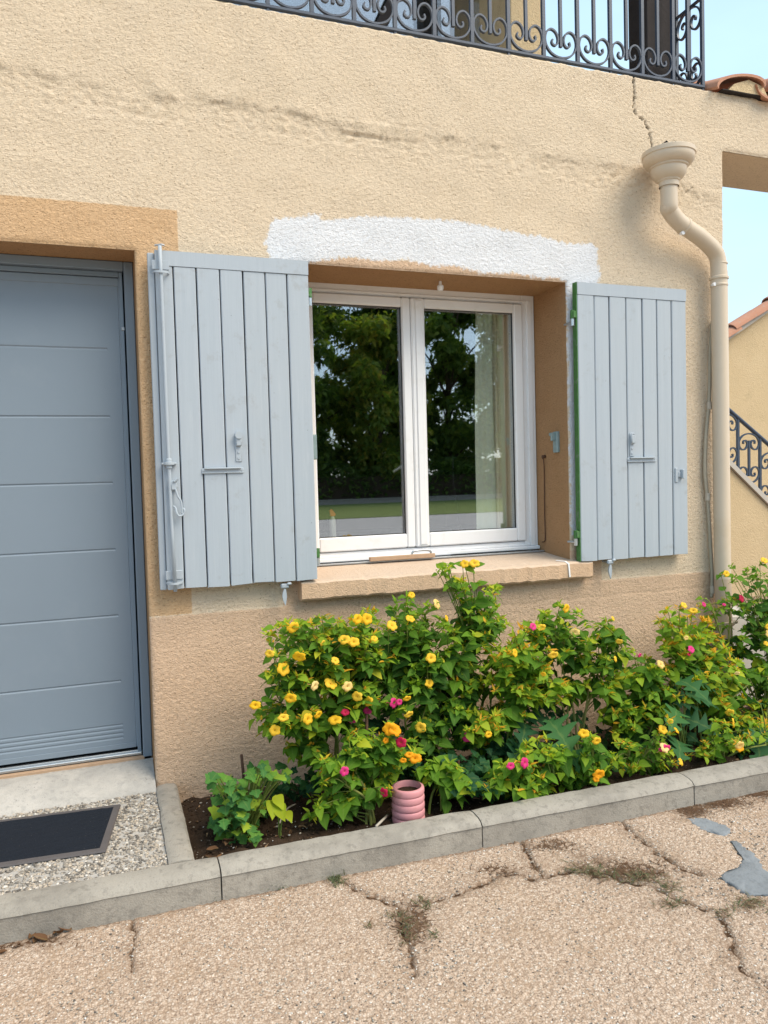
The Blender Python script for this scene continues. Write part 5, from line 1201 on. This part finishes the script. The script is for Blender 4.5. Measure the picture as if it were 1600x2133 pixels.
p = at(620, 1650, -.40); q = at(575, 1672, -.48); stick(catmull([(p.x, -.36, -.10), ((p.x+q.x)/2, -.42, -.09), (q.x, -.5, -.115)], 4), .003, 'pale_stick', 'twig', 'thin pale twig lying behind the lobed weed', 'stick')
# pink ribbed pot
pp = atz(850, 1697, -.095); t = empty('pink_pot', (pp.x, -.645, -.125), 'pink ribbed ceramic pot standing by the kerb', 'pot'); cx = at(850, 1660, -.645).x
prof = []; zb, zt_ = -.118, at(850, 1637, -.645).z; nr = 5; hh = (zt_-zb)/nr
for k in range(nr):
    for s_ in range(9):
        a = -PI/2+PI*s_/8; prof.append((.0585+.0048*math.cos(a), zb+hh*(k+.5)+hh*.5*math.sin(a)))
prof = [(0, zb+.002), (.05, zb)]+prof+[(.052, zt_+.001), (.0495, zt_-.003), (.0490, zt_-.06)]
hang(MB().lathe(prof, (cx, -.645, 0), 36).build('body', 'pink_ceramic', None, 60), t)
hang(MB().lathe([(0, zt_-.022), (.0488, zt_-.022)], (cx, -.645, 0), 24).build('potting_soil', 'soil'), t)  # soil disc set high to make the pot's inside dark
# debris lying about: fallen leaves by the kerb and in the bed, weeds in the cracks
DRY = [leaf_arrays(1, .45, .8, -.35, .06, 11), leaf_arrays(1, .38, 1.1, .3, .08, 12)]
DM = []
for i, (V, F, rb) in enumerate(DRY):
    DM.append(np_mesh('dry_leaf', V, F, 'debris', {'rib': rb, 'tone': np.full(len(V), .35+.3*i)}))
R = random.Random(31)
def fallen(u, v, z, s_, where, grp):
    p = atz(u, v, z); o = bpy.data.objects.new('fallen_leaf', DM[R.randrange(2)]); COL.objects.link(o); o.location = (p.x, p.y, z+.006); o.rotation_euler = (R.gauss(0, .25), R.gauss(0, .3), R.uniform(0, 6.28)); o.scale = (s_, s_, s_)
    tag(o, where, 'leaf', grp)
for u, v in ((8, 1968), (25, 1962), (42, 1972), (60, 1960), (70, 1968), (90, 1955), (110, 1950), (130, 1946), (150, 1940), (15, 1985), (38, 1952), (100, 1962)): fallen(u, v, GZ, R.uniform(.025, .05), 'dry brown leaf in the litter strip along the left kerb foot', 'dry leaves along the kerb foot')
for u, v in ((470, 1765), (455, 1770), (488, 1755)): fallen(u, v, -.105, R.uniform(.04, .055), 'dry curled brown leaf in the bed corner below the lobed weed', 'dry leaves under the weed')
for u, v in ((690, 1712), (740, 1700), (625, 1722), (930, 1690), (985, 1668)): fallen(u, v, -.112, R.uniform(.02, .03), 'small dry leaf on the dark soil near the kerb', 'dry leaves on the soil')
R = random.Random(44); items = []
for _ in range(520):
    x = R.uniform(.1, 3.0); y = R.uniform(-.72, -.02); a = R.uniform(0, 6.28)
    items.append((Vector((x, y, soil_z(x, y)+.004)), frame(Vector((math.cos(a), math.sin(a), R.gauss(0, .25))), Vector((R.gauss(0, .4), R.gauss(0, .4), 1)).normalized()), R.choice((.008, .012, .016, .024))*R.uniform(.7, 1.3), R.random(), R.randrange(2)))
tag(batch('bark_litter', items, DRY, 'debris', None), 'brown bark chips and bits of dead leaf on the soil', 'litter')
def tufts(name, spots, label, cat, blade=(.012, .04), flat=.6, tr=(.0, 1.0), seed=0, z=GZ, w=.0011):
    R = random.Random(seed); V = []; F = []; T = []
    for (u, v, ru, rv, n) in spots:
        for _ in range(n):
            p = atz(u+R.gauss(0, ru*.5), v+R.gauss(0, rv*.5), z); a = R.uniform(0, 2*PI); L_ = R.uniform(*blade); el = R.uniform(0, 1-flat)*1.5+.05
            d = Vector((math.cos(a)*math.cos(el), math.sin(a)*math.cos(el), math.sin(el))); s_ = Vector((-math.sin(a), math.cos(a), 0))*w*R.uniform(.6, 1.5); o = len(V); tn = R.uniform(*tr)
            p.z = z+.001; q = p+d*L_*.6; e = p+d*L_+Vector((0, 0, -L_*.12*math.sin(el)))
            V += [p-s_, p+s_, q+s_*.8, q-s_*.8, e]; F += [(o, o+1, o+2, o+3), (o+3, o+2, o+4, o+4)]; T += [tn]*5
    Fq_ = np.array([f if f[2] != f[3] else f for f in F])
    me = bpy.data.meshes.new(name); me.from_pydata([tuple(p) for p in V], [], [tuple(dict.fromkeys(f)) for f in F]); me.materials.append(MAT['grass'])
    me.attributes.new('tone', 'FLOAT', 'POINT').data.foreach_set('value', T); me.attributes.new('rib', 'FLOAT', 'POINT').data.foreach_set('value', [1.]*len(T))
    o = ob(name, me); return tag(o, label, cat, kind='stuff')
tufts('crack_weeds', [(830, 1912, 26, 14, 40), (885, 1885, 16, 14, 46), (850, 1945, 20, 22, 50), (905, 1948, 12, 12, 24), (1215, 1812, 40, 12, 110), (1260, 1822, 30, 12, 70), (1330, 1828, 50, 12, 150), (1400, 1884, 30, 8, 60), (1390, 1850, 36, 12, 60), (1560, 1885, 40, 16, 110), (770, 1932, 10, 4, 16), (1510, 1905, 16, 10, 30)], 'low grey-green weeds and dead grass growing in the driveway cracks', 'weeds', (.012, .045), .72, (.0, 1.0), 1)
tufts('needle_litter', [(1440, 1690, 34, 16, 380), (1500, 1672, 60, 12, 420), (1580, 1652, 40, 12, 320), (1310, 1815, 90, 22, 420), (40, 1962, 90, 12, 420), (855, 1925, 40, 40, 260), (1150, 1762, 60, 12, 140), (1060, 1812, 60, 12, 180)], 'brown needle and twig litter on the driveway', 'litter', (.01, .035), .95, (.85, 1.0), 2, w=.0013)
tufts('kerb_grass', [(680, 1822, 36, 7, 260), (700, 1835, 14, 14, 90), (345, 1878, 5, 3, 14), (135, 1925, 6, 4, 22), (555, 1835, 4, 4, 12), (830, 1785, 4, 4, 10), (440, 1872, 26, 4, 60), (50, 1945, 10, 4, 24), (570, 1850, 24, 4, 60)], 'little green grass tufts growing at the kerb foot', 'grass', (.015, .05), .25, (.0, .5), 3)

# ------------------------------------------------------------------ behind the camera: what the panes reflect
o = MB().box(-90, 120, -36, -21.5, GZ-.02, GZ+.02).build('lawn', 'lawn'); tag(o, kind='structure')
o = MB().box(-90, 120, -21.4, -13.5, GZ-.02, GZ+.006).build('road', 'road_pale'); tag(o, kind='structure')
o = MB().box(-90, 120, -60, -36.35, GZ-.02, GZ+.03).build('lawn', 'lawn'); tag(o, kind='structure')
t = empty('garden_wall', (20, -36, GZ), 'low pale garden wall beyond the lawn, mirrored in the window', 'wall')
hang(MB().box(-60, 90, -36.3, -36.05, GZ, GZ+.24, .01).build('wall', 'garden_wall'), t); hang(MB().box(-60, 90, -36.34, -36.01, GZ+.2405, GZ+.29, .01).build('coping', 'garden_wall'), t)
TL = [leaf_arrays(1, .55, .3, .3, .03, 41), leaf_arrays(1, .4, .2, .5, .03, 42)]
def tree(x, y, h, cr, seed, label, n=9000, ls=.42, tone=(.0, .8), low=1.5):
    R = random.Random(seed); t = empty('tree', (x, y, GZ), label, 'tree', 'trees mirrored in the window')
    tr = MB(); tr.tube(catmull([(x, y, GZ-.1), (x+R.gauss(0, .15), y, GZ+h*.3), (x+R.gauss(0, .3), y, GZ+h*.75)], 5), [.26-.015*k for k in range(11)], 9)
    cl = []
    for k in range(52):
        a = R.uniform(0, 2*PI); zz = R.uniform(low, h); f = math.sin(PI*min(1, max(0, (zz-low*.3)/(h*1.05))))**.6; rr = cr*f*math.sqrt(R.random())
        c = Vector((x+rr*math.cos(a), y+rr*math.sin(a), GZ+zz)); cl.append((c, R.uniform(.7, 1.35)))
        if k % 3 == 0: tr.tube([(x, y, GZ+zz*.6), tuple(Vector((x, y, GZ+zz*.7)).lerp(c, .5)), tuple(c)], [.09, .06, .03], 6)
    hang(tr.build('trunk', 'bark', None, True), t); items = []
    for i in range(n):
        c, s_ = R.choice(cl); d = Vector((R.gauss(0, 1), R.gauss(0, 1), R.gauss(0, .7))); d *= s_*R.uniform(.4, 1)/max(.3, d.length)
        a = Vector((R.gauss(0, 1), R.gauss(0, 1), R.gauss(-.3, .6))).normalized()
        items.append((c+d, frame(a, Vector((R.gauss(0, .5), R.gauss(0, .5), 1)).normalized()), ls*R.uniform(.6, 1.3), tone[0]+(tone[1]-tone[0])*R.random()**1.3, R.randrange(2)))
    o = batch('crown', items, TL, 'tree_leaf', t); del o['kind']
tree(7.6, -40, 13.5, 3.0, 1, 'tall dark tree mirrored at the left edge of the left pane', tone=(0, .6))
tree(11.2, -42, 15.5, 3.6, 2, 'tallest tree mirrored in the middle of the left pane', n=14000)
tree(3.6, -40.5, 13.0, 3.2, 11, 'tree beyond the garden wall, first left of the mirrored ones', n=8000)
tree(-1.2, -41.5, 14.0, 3.4, 12, 'tree beyond the garden wall, second left of the mirrored ones', n=8000)
tree(9.4, -38.6, 14.0, 2.8, 9, 'leafy tree mirrored in the upper left of the left pane', n=11000, tone=(0, .7))
tree(15.3, -39.5, 10.5, 3.0, 3, 'olive-gold tree mirrored low in the left pane', tone=(.4, 1))
tree(17.4, -43, 15.0, 3.4, 7, 'dark tree mirrored behind the olive-gold one, at the window mullion', n=12000, tone=(0, .6))
tree(20.6, -41, 15.0, 3.5, 4, 'big green tree mirrored in the right pane', n=14000, tone=(0, .75))
tree(25.3, -40, 13.5, 3.6, 5, 'green tree mirrored behind the curtain of the right pane', n=12000, tone=(0, .8))
R = random.Random(77); items = []
for i in range(9000):
    c = Vector((R.uniform(-4, 34), R.uniform(-39.2, -37.6), GZ+.1+2.1*R.random()**.8)); c.z += .3*math.sin(c.x*1.7)
    a = Vector((R.gauss(0, 1), R.gauss(0, 1), R.gauss(0, .6))).normalized(); items.append((c, frame(a, Vector((R.gauss(0, .5), R.gauss(0, .5)+.3, 1)).normalized()), R.uniform(.2, .42), R.random()**1.6*.55, R.randrange(2)))
t = empty('hedge', (15, -38.4, GZ), 'dark hedge behind the low garden wall, mirrored in the window', 'hedge')
batch('foliage', items, TL, 'tree_leaf', t)
hang(MB().box(-4, 34, -38.9, -38.0, GZ, GZ+1.5).build('dense_core', 'bark'), t)
